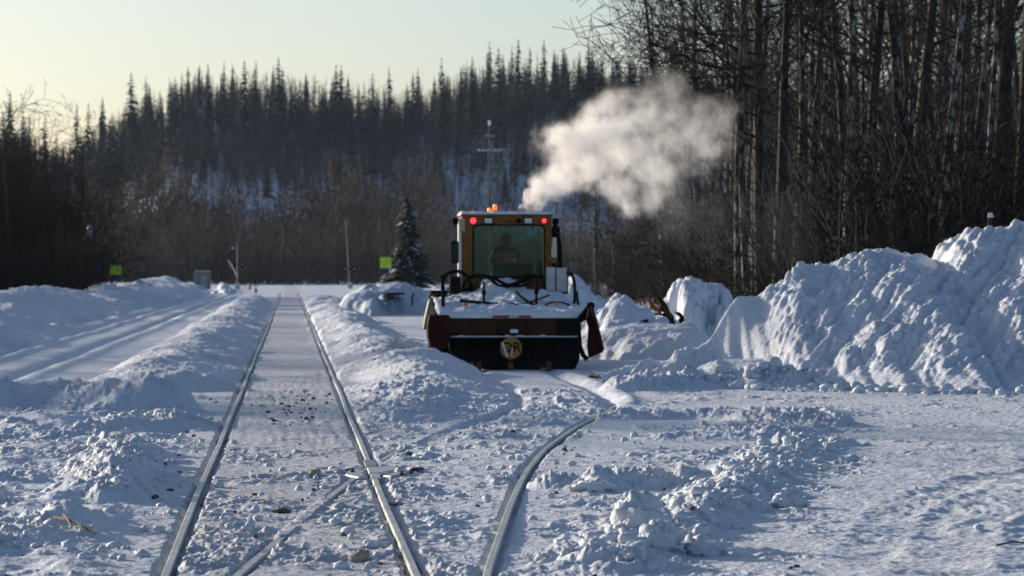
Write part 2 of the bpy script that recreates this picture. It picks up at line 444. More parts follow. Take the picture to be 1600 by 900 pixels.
    # flangeways -------------------------------------------------------------
    def groove(h, d, lo, hi, depth, top):
        a = np.abs(d); k = (1 - sstep(lo, hi, a)) * sstep(330, 300, y)
        return h * (1 - k) + (-depth + 0.012 * fbm(x / 0.12, y / 0.6, 5, 2)) * k
    for rx in (-0.75, 0.75):
        d = x - rx; w_out = np.where((d * np.sign(rx) > 0), 1.15, 1.0)
        h = groove(h, d / w_out + .012 * fbm(x / .3, y / .5, 2, 2), 0.036, 0.088, 0.055, 0)
        # everything near the rails stays below their heads
        lim = -0.004 + sstep(0.05, 0.26, np.abs(d) + .05 * fbm(x / .12, y / .3, 4, 3)) * 1.6
        h = np.where(y < 312, np.minimum(h, lim), h)
    # outer diverging rail: open up to y=46, then a filled trench
    d = x - xr; openr = sstep(53.5, 50, y)
    hg = groove(h, d, 0.036, 0.085, 0.055, 0); h = h * (1 - openr) + hg * openr
    h = np.where((np.abs(d) < 0.35), np.minimum(h, -0.005 + sstep(0.04, 0.16, np.abs(d) + .05 * fbm(x / .12, y / .3, 4, 3)) * 1.6 + (1 - openr) * 0.12), h)
    bury = (1 - openr) * bell(d, .22) * sstep(76, 70, y); h = h * (1 - .6 * bury) + .6 * bury * (-.01 + .02 * fbm(x / .2, y / .5, 1, 3))
    h = h + (1 - openr) * sstep(76, 66, y) * (-0.075 * bell(d + 0.08, 0.11) + 0.045 * bell(d - 0.20, 0.13) * (1 + 0.5 * fbm(x / .3, y / .7, 3, 2)))
    # inner diverging rail: bare in places, buried elsewhere
    d = x - (xr - GAUGE); wv = y + 0.5 * NS[6](x / .05, y / .4)
    vis = np.clip(sstep(26.6, 26.1, wv) + sstep(30.6, 31.0, wv) * sstep(40.2, 39.4, wv), 0, 1)
    off = np.abs(x - 0.75) > 0.13; ad = np.abs(d)
    k = (1 - sstep(0.035, 0.075, ad)) * off * vis
    h = h * (1 - k) - 0.04 * k
    h = np.where((ad < 0.25) & (y < 42) & off & (vis > 0.5), np.minimum(h, -0.010 + sstep(0.035, 0.16, ad + .03 * fbm(x / .1, y / .3, 5, 3)) * 1.5), h)
    h = np.where((ad < 0.045) & off & (vis <= 0.5), np.maximum(h, 0.002 + 0.012 * fbm(x / .1, y / .2, 2, 2)), h)
    h = h - (1 - vis) * sstep(80, 70, y) * sstep(42, 48, y) * 0.06 * bell(d - 0.14, 0.12)
    # bare castings of the frog
    fd_ = np.hypot((x - .79) / .42, (y - 34.75) / 1.15)
    h = np.where(fd_ < 1.5, np.minimum(h, -.02 + .5 * sstep(.8, 1.25, fd_ + .12 * fbm(x / .15, y / .4, 1, 3))), h)
    return h
def ground_h(x, y):
    return ground_parts(np.atleast_1d(np.asarray(x, float)), np.atleast_1d(np.asarray(y, float)))
def ground1(x, y): return float(ground_h(x, y)[0])

ys = [-30, -20, -10, -4, 0, 4, 8, 12, 15]
y = 17.0
while y < 120: ys.append(y); y *= 1.00135
while y < 400: ys.append(y); y *= 1.006
while y < 2550: ys.append(y); y *= 1.04
ys = np.array(ys)
ta = list(np.arange(-0.115, 0.232, 0.00033))
s = 0.0006
while ta[-1] < 0.9: ta.append(ta[-1] + s); s *= 1.12
s = 0.0006
while ta[0] > -0.9: ta.insert(0, ta[0] - s); s *= 1.12
ta = np.array(ta)
X = ta[None, :] * (np.maximum(ys, 14)[:, None] + 0.0); Y = np.repeat(ys[:, None], len(ta), 1)
H = ground_parts(X, Y)
far = sstep(1000, 1600, Y)
H = H * (1 - far) - 0.3 * far
me = fast_mesh('snow_ground', np.stack([X, Y, H], -1).reshape(-1, 3), grid_faces(*X.shape), [MT['snow']], True)
g = link('snow_ground', me); tag(g, kind='structure')
del X, Y, H

# ------------------------------------------------------------------ hill
def hill_h(x, y):
    # ridge height across the view (x at the ridge, 1500 m away)
    k = x / np.maximum(y, 1) * 1500
    rx = np.array([-900, -300, -113, -88, -60, -40, -25, 0, 40, 60, 80, 113, 140, 180, 290, 400, 700, 1200])
    rz = np.array([36, 44, 46, 38, 57, 68, 68, 66, 62, 69, 73, 74, 72, 70, 68, 74, 84, 84.])
    top = np.interp(k, rx, rz)
    t = np.clip((y - 1190) / 310, 0, 1)
    prof = t ** 0.92
    h = top * prof + 5.0 * fbm(x / 90, y / 90, 2, 4) * np.clip(t * 3, 0, 1) * (1 - 0.6 * t)
    return h - 1.0 + np.where(y > 1500, -(y - 1500) * 0.02, 0)
xs = np.linspace(-0.5, 0.6, 420); hy = np.concatenate([np.linspace(1000, 1500, 90), np.linspace(1520, 2300, 14)])
X = xs[None] * hy[:, None]; Y = np.repeat(hy[:, None], len(xs), 1)
me = fast_mesh('hill', np.stack([X, Y, hill_h(X, Y)], -1).reshape(-1, 3), grid_faces(*X.shape), [MT['snow_clean']], True)
tag(link('hill', me), kind='structure')

# ------------------------------------------------------------------ railway tracks
def rail_section():
    # half profile of a rail: head, web, foot (x, z) with the head's top at 0
    return [(-.034, -.004), (-.028, 0), (.028, 0), (.034, -.004), (.034, -.036), (.010, -.046), (.010, -.125), (.068, -.142), (.068, -.155),
            (-.068, -.155), (-.068, -.142), (-.010, -.125), (-.010, -.046), (-.034, -.036)]
def rail_part(name, cx, yv, parent, mat='rail_steel', sec=None, z0=0.0, scale=0.72):
    sec = sec or rail_section(); n = len(sec); V = []
    zf = z0 if callable(z0) else (lambda yy: z0)
    for i, yy in enumerate(yv):
        x = cx(yy); e = 0.2; dx = (cx(yy + e) - cx(yy - e)) / (2 * e); nx, ny = 1 / math.hypot(1, dx), -dx / math.hypot(1, dx)
        V += [(x + a * scale * nx, yy + a * scale * ny, zf(yy) + b) for a, b in sec]
    Fs = [(i * n + k, (i + 1) * n + k, (i + 1) * n + (k + 1) % n, i * n + (k + 1) % n) for i in range(len(yv) - 1) for k in range(n)]
    Fs += [tuple(range(n)), tuple(range(len(yv) * n - 1, (len(yv) - 1) * n - 1, -1))]
    mb = MB(); mb.add(V, Fs)
    return mb.build(name, MT[mat], parent)
FY = 34.6                                # the frog, where the two tracks cross
mt = thing('railway_track', 'straight railway track running away through ploughed snow, two steel rails', 'railway track', (0, 0, 0))
def wob(y0, a=0.006): return a * math.sin(y0 * 0.35) + a * 0.6 * math.sin(y0 * 0.11 + 1)
rail_part('rail', lambda y: -0.75 + wob(y), list(np.arange(10, 120, 1.5)) + list(np.arange(120, RAIL_END, 8)), mt)
rail_part('rail', lambda y: 0.75 + wob(y), [y for y in np.arange(10, FY - 0.9, 1.0)] + [FY - 0.9], mt)
rail_part('rail', lambda y: 0.75 + wob(y), [FY + 1.0] + list(np.arange(FY + 2, 120, 1.5)) + list(np.arange(120, RAIL_END, 8)), mt)
# joint bars bolted to the rails
for sx, yj in ((-0.75, 31.0), (-0.75, 42.2), (0.75, 24.0)):
    j = MB()
    for s in (-1, 1): j.box(sx + s * .037, sx + s * .056, yj - .45, yj + .45, -.105, -.035)
    for k in range(4):
        for s in (-1, 1): j.lathe([(.018, s * .057), (.018, s * .078)], (sx, yj - .33 + .22 * k, -.07), 'x', 8)
    j.build('joint_bar', MT['rail_rust'], mt, 0.004)
# the frog casting
fx = 0.75
def slab(pts, z0, z1):
    n = len(pts)
    return [(x, y_, z0) for x, y_ in pts] + [(x, y_, z1) for x, y_ in pts], [tuple(range(n)), tuple(range(2 * n - 1, n - 1, -1))] + [(i, (i + 1) % n, (i + 1) % n + n, i + n) for i in range(n)]
fo = MB().add(*slab([(fx - .045, FY - .9), (fx + .045, FY - .9), (fx + .055, FY - .12), (fx - .03, FY - .12)], -.12, .003)).build('frog', MT['rail_steel'], mt, .006)
for nm, pts, zt in (('frog_point', [(fx - .04, FY + .02), (fx + .05, FY - .03), (fx + .24, FY + .75), (fx + .20, FY + 1.3), (fx - .04, FY + 1.0)], .004),
        ('wing_rail', [(fx + .075, FY - .5), (fx + .14, FY - .62), (fx + .30, FY + .1), (fx + .36, FY + .46), (fx + .28, FY + .48)], .006),
        ('wing_rail', [(fx - .15, FY - .75), (fx - .26, FY - .3), (fx - .22, FY + .45), (fx - .13, FY + .62), (fx - .105, FY + .0), (fx - .09, FY - .45)], .005)):
    MB().add(*slab(pts, -.12, zt)).build(nm, MT['rail_steel'], fo, .006)
for k in range(6):
    MB().add(*slab([(fx - .05, FY + 1.05 + k * .22), (fx + .055, FY + 1.05 + k * .22), (fx + .055, FY + 1.15 + k * .22), (fx - .05, FY + 1.15 + k * .22)], -.01, .008)).build('heel_block', MT['rail_steel'], fo, .002)
for k, (dx, dy) in enumerate([(.33, -.1), (.24, -.38), (-.19, .1)]):
    MB().lathe([(.022, 0), (.022, .018), (.012, .02), (.012, .04)], (fx + dx, FY + dy, 0.0), 'z', 8).build('bolt', MT['rail_rust'], fo)
# second track
dt = thing('turnout_track', 'curved siding rails bending right beneath the loader, half buried in snow', 'railway track', (0, 0, 0))
cxo = lambda y: float(div_x(y)); cxi = lambda y: float(div_x(y)) - GAUGE
rail_part('rail', cxo, list(np.arange(10, 84, 0.6)), dt, z0=lambda yy: -.07 * float(sstep(51.5, 54.0, yy)))
rail_part('rail', cxi, list(np.arange(10, 29.3, 0.6)), dt, scale=0.85, z0=-0.008)
rail_part('rail', cxi, list(np.arange(29.0, FY - 0.55, 0.5)), dt, scale=0.85, z0=-0.008)
rail_part('rail', cxi, list(np.arange(FY + 0.7, 44, 0.6)), dt, scale=0.85, z0=-0.008)
rail_part('guard_rail', lambda y: cxo(y) - 0.13, list(np.arange(33.5, 36.6, 0.4)), dt, scale=0.6)
# ------------------------------------------------------------------ snow piles
PILES = 'ploughed snow piles beside the tracks'
def pile(label, x0, x1, y0, y1, step, hf, rough=1.0, name='snow_pile', group=PILES, sy=1.3, smoothf=None):
    xs = np.arange(x0, x1, step); yv = np.arange(y0, y1, step * sy)
    X, Y = np.meshgrid(xs, yv)
    h = hf(X, Y)
    e = np.clip(h / 0.5, 0, 1)
    if smoothf is not None: e = e * (1 - .75 * smoothf(X, Y))
    big = fbm(X / 1.3, Y / 1.3, 1, 3)
    r = 0.075 * fbm(X / .9, Y / .9, 4, 5, .58) + .045 * fbm(X / .20, Y / .20, 1, 4, .72) * (1 + .8 * fbm(X / .9, Y / .9, 6, 2)) + 0.22 * clods(X, Y, .09, 6, .22) + 0.20 * clods(X + 9, Y, .17, 3, .34)
    Z = h + e * rough * (r * (0.55 + 0.6 * np.clip(big + .4, 0, 1.4)) + 0.10 * big) - 0.06
    gx, gy = np.gradient(Z, axis=1) / step, np.gradient(Z, axis=0) / (step * sy)
    k = 0.012 * rough * e
    DXx = X - np.clip(gx, -1.5, 1.5) * k 
    DYy = Y - np.clip(gy, -1.5, 1.5) * k
    Fq = grid_faces(*X.shape); keep = (h.ravel()[Fq].max(1) > -0.25); Fq = Fq[keep]
    Vv = np.stack([DXx, DYy, np.maximum(Z, -0.5)], -1).reshape(-1, 3)
    used = np.unique(Fq); mp = np.zeros(len(Vv), int); mp[used] = np.arange(len(used)); Vv = Vv[used]; Fq = mp[Fq]
    c = Vv.mean(0); c[2] = 0
    me = fast_mesh(name, Vv - c, Fq, [MT['snow_clean']], True)
    return tag(link(name, me, None, c), label, 'snow pile', group)
def mound(cx, cy, rx, ry, h, sharp=1.2, k=0, wob_=0.25):
    def f(X, Y):
        n = 1 + 1.7 * wob_ * fbm(X / (rx * .8) + cx, Y / (ry * .8), k, 4)
        d = np.sqrt(((X - cx) / rx) ** 2 + ((Y - cy) / ry) ** 2) / n
        return h * (1 - d ** sharp)
    return f
_cx = np.array([5.6, 6.8, 7.25, 7.56, 7.83, 8.2, 8.55, 9.1, 9.65, 10.2, 10.75, 11.2, 11.35, 11.6, 12.07, 12.6, 14, 17, 21])
_cz = np.array([.10, .45, .88, 1.22, 1.46, 1.44, 1.66, 1.84, 1.96, 2.2, 2.2, 2.08, 2.08, 2.4, 2.52, 2.6, 2.75, 3.0, 3.0])
def big_pile(X, Y):
    crest = np.interp(X + 0.25 * NS[2](X / .8, Y / 1.1), _cx, _cz)
    foot = np.interp(X, [5.6, 7.0, 7.9, 8.8, 9.6, 12, 21], [63.0, 64.1, 63.9, 60.6, 58.8, 58.0, 57.0]) + 0.9 * fbm(X / 1.1, Y * 0, 3, 4, .6)
    top = np.interp(X, [5.6, 7, 8, 9.2, 12, 21], [65.0, 65.4, 65.8, 66.0, 66.6, 66.2]); t = (Y - foot) / (top - foot)
    prof = np.where(t < 1, np.clip(t, -1, 1) ** 1.0 * (0.75 + 0.25 * np.clip(t, 0, 1)), 1 - 0.55 * np.clip(t - 1, 0, 9) ** 1.15)
    # slides running down towards the left
    q = (X * 0.86 - (Y - 58) * 0.46); p = (X * 0.46 + (Y - 58) * 0.86)
    rid = (1 - np.abs(NS[5](q / 0.62 + 0.3 * NS[1](q, p), p / 3.2)) * 2.4) * 0.095 + (1 - np.abs(NS[6](q / 0.24, p / 1.9)) * 2.4) * 0.05
    smooth = sstep(8.4, 7.9, X) * sstep(6.9, 7.3, X)
    apron = .42 * sstep(59.6, 64.4, Y + .5 * fbm(X / .8, Y / .8, 2, 3)) * sstep(6.3, 7.2, X) * sstep(67, 65.5, Y)
    return np.maximum(crest * prof, apron - .02) + rid * np.clip(t * 3, 0, 1) * sstep(2.2, 1.2, t) * (1 - 0.85 * smooth)
def cut(f, g): return lambda X, Y: np.maximum(f(X, Y), g(X, Y))
pile('largest rough ploughed snow ridge rising to the frame edge in front of the wood', 5.2, 17.5, 56.6, 70.5, 0.023, big_pile, smoothf=lambda X, Y: sstep(8.3, 7.9, X) * sstep(7.0, 7.3, X))
pile('upright rounded snow block standing alone in front of dark tree trunks', 8.6, 11.4, 90.2, 94.6, 0.035, cut(cut(mound(9.65, 92.2, .75, 1.1, 1.70, 2.6, 1, .42), mound(10.25, 92.3, .55, 1.0, 1.55, 2.4, 5, .4)), mound(10.8, 92.4, .95, 1.2, 1.15, 1.6, 3, .4)), 1.5)
pile('snow pile heaped over the buried yellow attachment', 6.2, 9.9, 86.0, 92.0, 0.035, cut(mound(7.7, 88.8, 1.15, 1.7, 1.25, 1.7, 2), mound(8.6, 88.2, 1.2, 1.4, .85, 1.6, 4)), 0.9)
pile('low snow bank with sunlit top running from the plough blade to the ridge', 5.7, 9.4, 78.0, 84.5, 0.035, mound(7.6, 81.6, 1.75, 2.3, .78, 3.2, 5, .12), 0.55)
pile('bluish rounded snow mound just beyond the cab handrail', 6.6, 10.2, 101, 111, 0.05, cut(mound(7.9, 106, 1.05, 2.5, 1.72, 1.8, 3), mound(8.9, 106, 1.2, 2.5, 1.15, 1.6, 2)), 1.0)
def far_heap(X, Y):
    a = mound(4.7, 176, 2.6, 6, 1.4, 2.0, 1)(X, Y); b = mound(3.3, 168, 1.2, 4.5, 1.15, 1.5, 3)(X, Y); c = mound(7.2, 176, 2.6, 6, 1.25, 2.2, 6)(X, Y)
    return np.maximum(np.maximum(a, b), c)
pile('long bluish snow heap behind the loader with a dark beam poking out', 1.6, 11, 160, 186, 0.085, far_heap, 1.2)
pile('small sunlit snow mound beside the crossing signal left of the track', -7.6, -3.6, 320, 336, 0.13, mound(-5.6, 328, 1.3, 5, .95, 1.5, 2), 1.3)
pile('crested sunlit snow mound on the left bank by the lime sign', -13.6, -9.2, 284, 304, 0.13, mound(-11.4, 294, 1.6, 7, 1.35, 1.5, 4), 1.2)
pile('low snow mound under the grey instrument hut', -12.5, -6.0, 345, 362, 0.14, mound(-9.2, 352, 2.6, 6, .75, 1.8, 5), 1.2)

# ------------------------------------------------------------------ clods, stones, blocks
ico = None
def lump_mesh(rng, sub=2, jag=0.42, squash=0.7):
    import bmesh
    bm = bmesh.new(); bmesh.ops.create_icosphere(bm, subdivisions=sub, radius=1)
    V = np.array([v.co[:] for v in bm.verts]); Fs = np.array([[v.index for v in f.verts] for f in bm.faces]); bm.free()
    for s, a in ((1.2, jag), (2.7, jag * .6), (6.0, jag * .3)):
        o = rng.rand(3) * 50
        V = V * (1 + a * (NS[1](V[:, 0:1] * s + o[0], V[:, 1:2] * s + V[:, 2:3] * s * 1.3 + o[1])))
    V[:, 2] *= squash; return V, Fs
def scatter(name, mat, n, rng, region, rmin, rmax, label, seed=0, sub=2, cat=None, power=3.0, sink=0.3):
    base = [lump_mesh(rng, sub) for _ in range(6)]
    Vs, Fs, off = [], [], 0
    pts = region(rng, n)
    gz = ground_h(pts[:, 0], pts[:, 1])
    for (x, y), z in zip(pts, gz):
        r = rmin + (rmax - rmin) * rng.rand() ** power
        Vb, Fb = base[rng.randint(6)]; a = rng.rand() * 6.28; c, s = math.cos(a), math.sin(a)
        sc = r * (0.75 + 0.5 * rng.rand(3))
        Q = Vb * sc; Q = np.stack([Q[:, 0] * c - Q[:, 1] * s, Q[:, 0] * s + Q[:, 1] * c, Q[:, 2]], -1) + (x, y, z + r * sink)
        Vs.append(Q); Fs.append(Fb + off); off += len(Vb)
    me = fast_mesh(name, np.concatenate(Vs), np.concatenate(Fs), [MT[mat]], False)
    return tag(link(name, me), label, cat, None, 'stuff')
def keep_off_rails(p):
    d = np.minimum(np.abs(p[:, 0] - .75), np.abs(p[:, 0] + .75)); d = np.minimum(d, np.abs(p[:, 0] - div_x(p[:, 1]))); d = np.minimum(d, np.where(p[:, 1] < 44, np.abs(p[:, 0] - div_x(p[:, 1]) + GAUGE), 9))
    return p[d > 0.13]
def reg_main(rng, n):
    out = np.zeros((0, 2))
    while len(out) < n:
        y = 21 + 32 * rng.rand(n * 2) ** 1.3; x = -0.09 * y + rng.rand(n * 2) * (0.09 * y + 6.5)
        d = fbm(x / 1.0, y / 1.6, 3, 2)
        w = np.where(np.abs(x) < .7, 1.0 - sstep(36, 42, y), np.where(x < -1.3, .8, np.where(x < div_x(y), .8, .35)))
        w = np.where(x > np.interp(y, [20, 24, 28, 31, 35, 40, 46, 52], [2.3, 2.7, 3.4, 4.0, 4.9, 6.2, 7.6, 8.9]), 0.03, w)
        k = rng.rand(n * 2) < w * np.clip(.35 + d * 1.5, .04, 1)
        out = np.concatenate([out, keep_off_rails(np.stack([x[k], y[k]], -1))])
    return out[:n]
def reg_belt(rng, n):
    P_ = np.array([(1.95, 23.6), (2.25, 25.6), (2.9, 28), (3.5, 31), (4.3, 35), (5.5, 40.3)]); t = rng.rand(n) * 5; i = t.astype(int).clip(0, 4); f = (t - i)[:, None]
    return keep_off_rails(P_[i] * (1 - f) + P_[i + 1] * f + rng.randn(n, 2) * (0.22, .35))
def reg_pile(rng, n):
    x = 6.6 + 8 * rng.rand(n); y = np.interp(x, [6.6, 7.5, 9.2, 12, 16], [62.0, 60, 58.4, 58.0, 57.4]) + rng.randn(n) * .7
    return np.stack([x, y], -1)
rng = np.random.RandomState(4)
scatter('snow_clods', 'snow_clod', 1700, rng, reg_main, .010, .055, 'broken snow crumbs strewn over the ploughed ground', sub=1, power=3.5)
scatter('snow_rubble', 'snow_clean', 520, rng, reg_belt, .012, .075, 'rough snow lumps thrown up along the plough line', sub=2, power=3.0)
scatter('snow_lumps', 'snow_clean', 620, rng, reg_pile, .02, .13, 'snow lumps rolled to the foot of the snow ridge', sub=2, power=3.0)
def reg_stone(rng, n):
    y = np.concatenate([45 + 14 * rng.rand(n // 3), 22 + 34 * rng.rand(n - n // 3)]); x = np.where(np.arange(n) < n // 3, rng.randn(n) * .30 + .15, -2.2 + 5.6 * rng.rand(n))
    return keep_off_rails(np.stack([x, y], -1))
scatter('ballast_stones', 'stone_dark', 290, rng, reg_stone, .009, .036, 'dark ballast stones scattered on the snow between the rails', sub=1, power=2.2)

def block(px, py, r, mat, name, label, cat, squash=.7, sub=3, up=.35, stretch=(1, 1, 1), group=None):
    p = G(px, py); V_, F_ = lump_mesh(np.random.RandomState(int(px + py)), sub, .38, squash)
    me = fast_mesh(name, V_ * r * np.array(stretch), F_, [MT[mat]], True)
    o = link(name, me, None, (p[0], p[1], ground1(p[0], p[1]) + r * up)); return tag(o, label, cat, group)
block(1002, 846, .16, 'snow_clean', 'snow_block', 'tall jagged snow block at the lower end of the lumpy plough line', 'snow block', 1.1, 4, .45, (1.1, 1, 1.1))
block(1030, 862, .12, 'snow_clean', 'snow_block', 'snow block leaning against the tall jagged one', 'snow block', .9, 4, .4)
block(1108, 862, .10, 'snow_clean', 'snow_block', 'flat topped oblong snow block on smooth cleared snow', 'snow block', .62, 4, .35, (1.4, 1, 1))
block(930, 765, .13, 'snow_clean', 'snow_block', 'snow block heaped on the small ridge right of the curved rail', 'snow block', .7, 4, .3, (1.3, 1, 1))
block(1232, 790, .10, 'snow_clean', 'snow_block', 'snow block at the outer edge of the lumpy plough line', 'snow block', .7, 4, .3, (1.3, 1, 1))
block(625, 737, .052, 'snow_clean', 'snow_block', 'small square white snow block beside the frog', 'snow block', .9, 3, .7)
block(493, 744, .055, 'stone_tan', 'ice_block', 'brownish lump of dirty ice between the rails', 'ice lump', .8, 3, .5)
block(562, 869, .05, 'stone_tan', 'ice_block', 'tan egg shaped ice lump near the bottom of the straight rail', 'ice lump', .75, 3, .6, (1.25, 1, 1))
block(440, 799, .045, 'stone_dark', 'stone', 'flat dark stone between the rails', 'stone', .4, 3, .5, (1.7, 1, 1))
block(652, 735, .045, 'stone_dark', 'stone', 'flat dark stone lying right of the white block by the frog', 'stone', .4, 3, .6, (1.4, 1, 1))
block(640, 712, .035, 'stone_dark', 'stone', 'dark round stone under the buried rail stub', 'stone', .8, 3, .6)
block(195, 693, .07, 'stone_dark', 'stone', 'brown frozen clod on the snow hump left of the track', 'stone', .5, 3, .5, (1.6, 1, 1))
block(152, 690, .05, 'stone_dark', 'stone', 'smaller dark clod beside the brown frozen one', 'stone', .6, 3, .5, (1.2, 1, 1))
block(243, 776, .03, 'stone_dark', 'stone', 'dark pebble in shaded snow left of the track', 'stone', .7, 3, .5)
block(850, 868, .04, 'snow_clean', 'snow_block', 'round white snow lump right of the curved rail', 'snow block', .8, 3, .7)
block(618, 783, .04, 'stone_tan', 'ice_block', 'flat tan ice lump below the frog', 'ice lump', .4, 3, .5, (1.6, 1, 1))
def stick(name, label, cat, pts, r, mat='wood_raw'):
    m = MB(); m.tube(pts, r, 6, r * .6); return tag(m.build(name, MT[mat]), label, cat)
for k, (a, b_, lab) in enumerate([((85, 833), (128, 842), 'longest weathered wood splinter lying on snow left of the track'), ((100, 829), (112, 846), 'short wood splinter crossing the long one'), ((120, 838), (148, 846), 'pale wood splinter at the end of the long one')]):
    p, q = G(*a), G(*b_); zz = max(ground1(p[0], p[1]), ground1(q[0], q[1])) + .02
    stick('wood_splinter', lab, 'wood splinter', [(p[0], p[1], zz + .015), ((p[0] + q[0]) / 2, (p[1] + q[1]) / 2, zz + .02), (q[0], q[1], zz)], .012)
p = G(1585, 853); zz = ground1(p[0], p[1]) + .01
stick('twig', 'thin brown twig lying on smooth snow at the edge of the view', 'twig', [(p[0] - .12, p[1], zz), (p[0], p[1] + .05, zz + .02), (p[0] + .2, p[1] - .05, zz)], .008, 'twig_brown')

# ------------------------------------------------------------------ trees
def grow(rng, segs, p, d, L, r, depth, step, kids, up, spreadang, rmin):
    n = max(2, int(L / step)); seg = L / n
    for i in range(n):
        f = i / n
        q = p + d * seg; r1 = max(r * (1 - (i + 1) / n * 0.75), rmin)
        segs.append((p, q, max(r * (1 - f * 0.75), rmin), r1, depth))
        d = d + rng.randn(3) * 0.13 + np.array((0, 0, up)); d /= np.linalg.norm(d)
        p = q
        if depth > 0 and f >= 0.1:
            for _ in range(kids if rng.rand() < .9 else 0):
                a = rng.rand() * 6.283; t = np.cross(d, (math.cos(a), math.sin(a), .3)); t /= np.linalg.norm(t) + 1e-9
                ang = spreadang * (.7 + .6 * rng.rand()); dd = d * math.cos(ang) + t * math.sin(ang)
                grow(rng, segs, p, dd, L * (.30 + .35 * rng.rand()) * (1.15 - f * .6), r1 * .6, depth - 1, step * .8, kids, up, spreadang, rmin)
def bare_tree(rng, Ht, r0, crown0, nl, ll, depth=2, rmin=.008, up=.04, lean=(0, 0), dead=8, kids=1, el=(.35, .95), step=.6, bias=None):
    "trunk segments and branch segments"
    n = 14; pts = []; p = np.array((0., 0, -.4)); d = np.array((lean[0], lean[1], 1.)); d /= np.linalg.norm(d)
    for i in range(n + 1):
        pts.append(p.copy()); d = d + np.r_[rng.randn(2) * .022, .01]; d /= np.linalg.norm(d); p = p + d * (Ht + .4) / n
    pts = np.array(pts); rad = r0 * np.clip(1.0 - np.linspace(0, 1, n + 1) ** 1.1 * .85, .1, 1); rad[0] *= 1.25
    trunk = [(pts[i], pts[i + 1], rad[i], rad[i + 1], 9) for i in range(n)]
    segs = []
    for k in range(nl):
        f = crown0 + (1 - crown0) * ((k + rng.rand()) / nl); x = f * n; i = min(int(x), n - 1); q = pts[i] + (pts[i + 1] - pts[i]) * (x - i)
        a = rng.rand() * 6.283 if bias is None or rng.rand() > .6 else bias + rng.randn() * .5
        e = el[0] + (el[1] - el[0]) * rng.rand() * (.5 + f * .7)
        dd = np.array((math.cos(a) * math.cos(e), math.sin(a) * math.cos(e), math.sin(e)))
        grow(rng, segs, q, dd, ll * (1.15 - .75 * f) * (.6 + .6 * rng.rand()), r0 * .32 * (1.1 - f * .7), depth, step, kids, up, .75, rmin)
    for k in range(dead):
        f = crown0 * (.15 + .85 * rng.rand()); x = f * n; i = int(x); q = pts[i] + (pts[i + 1] - pts[i]) * (x - i); a = rng.rand() * 6.283
        dd = np.array((math.cos(a), math.sin(a), .1 - .4 * rng.rand())); dd /= np.linalg.norm(dd)
        grow(rng, segs, q, dd, .5 + 1.6 * rng.rand(), .022, 1, .5, 1, -.01, .7, rmin)
    return trunk, segs
def seg_mesh(name, segs, sides, mat):
    V_, F_ = prisms([s[0] for s in segs], [s[1] for s in segs], [s[2] for s in segs], [s[3] for s in segs], sides)
    return fast_mesh(name, V_, F_, [MT[mat]], sides > 3)
def tree_obj(name, label, cat, tr, tw, bark, twig, loc=(0, 0, 0), group=None, sides=8):
    t = thing(name, label, cat, loc, 0, group)
    link('trunk', seg_mesh('trunk', tr, sides, bark), t); link('crown', seg_mesh('crown', tw, 3, twig), t); return t
rng = np.random.RandomState(21)
def pxof(x, y):
    q = _R.T @ (np.array((x, y, 1.8)) - CAM); return 800 - F * q[0] / q[2]
def zone(px, marks):
    for lim, s in marks:
        if px < lim: return s
    return marks[-1][1]
WMARK = [(1080, 'above the lone snow block'), (1140, 'above the low end of the snow ridge'), (1195, 'beside the slim pale pair'), (1290, 'between the pale pair and the tapering pale trunk'), (1370, 'close to the tapering pale trunk'), (1440, 'above the rounded top of the snow ridge'), (1500, 'near the leaning grey trunk'), (1560, 'above the saddle of the snow ridge'), (1625, 'beside the thickest trunk above the highest snow'), (9999, 'past the edge of the photograph')]
SMARK = [(100, 'at the low outer end of the ridge'), (240, 'near the gap with two lone spruces'), (330, 'above the first snowy clearing'), (420, 'above the signal hut'), (500, 'straight above the track'), (580, 'above the pale signal mast'), (680, 'above the snowy spruce'), (760, 'between the snowy spruce and power pole'), (830, 'above the loader cab'), (930, 'above the exhaust plume'), (1010, 'above the middle of the plume'), (1150, 'under the overhanging branches'), (9999, 'seen between the wood trunks')]
# the wood on the right -------------------------------------------------------------------
WOOD = 'bare trees of the dark wood behind the snow ridge'
def wood_proto(k):
    Ht = 17 + 5 * rng.rand(); r0 = [.10, .13, .16, .20, .24, .14, .11][k % 7]
    tr, tw = bare_tree(rng, Ht, r0, .34 + .12 * rng.rand(), 26, 5.2, 2, .009, .03, dead=14, kids=1, el=(.25, 1.0), step=.55)
    return tr, tw
protos = [wood_proto(k) for k in range(9)]
tmesh = [(seg_mesh('trunk', a, 9, 'bark_pale' if k in (0, 1, 2, 5, 6, 8) else 'bark_dark'), seg_mesh('crown', b_, 3, 'twig_wood')) for k, (a, b_) in enumerate(protos)]
def place_wood(x, y, k, rz, s, label, leanv=(0, 0), name=None, group=WOOD):
    t = thing(name or 'bare_tree', label, 'tree', (x, y, -.1), rz, group); t.scale = (s, s, s)
    t.rotation_euler = (leanv[1], leanv[0], rz)
    link('trunk', tmesh[k][0], t); link('crown', tmesh[k][1], t); return t
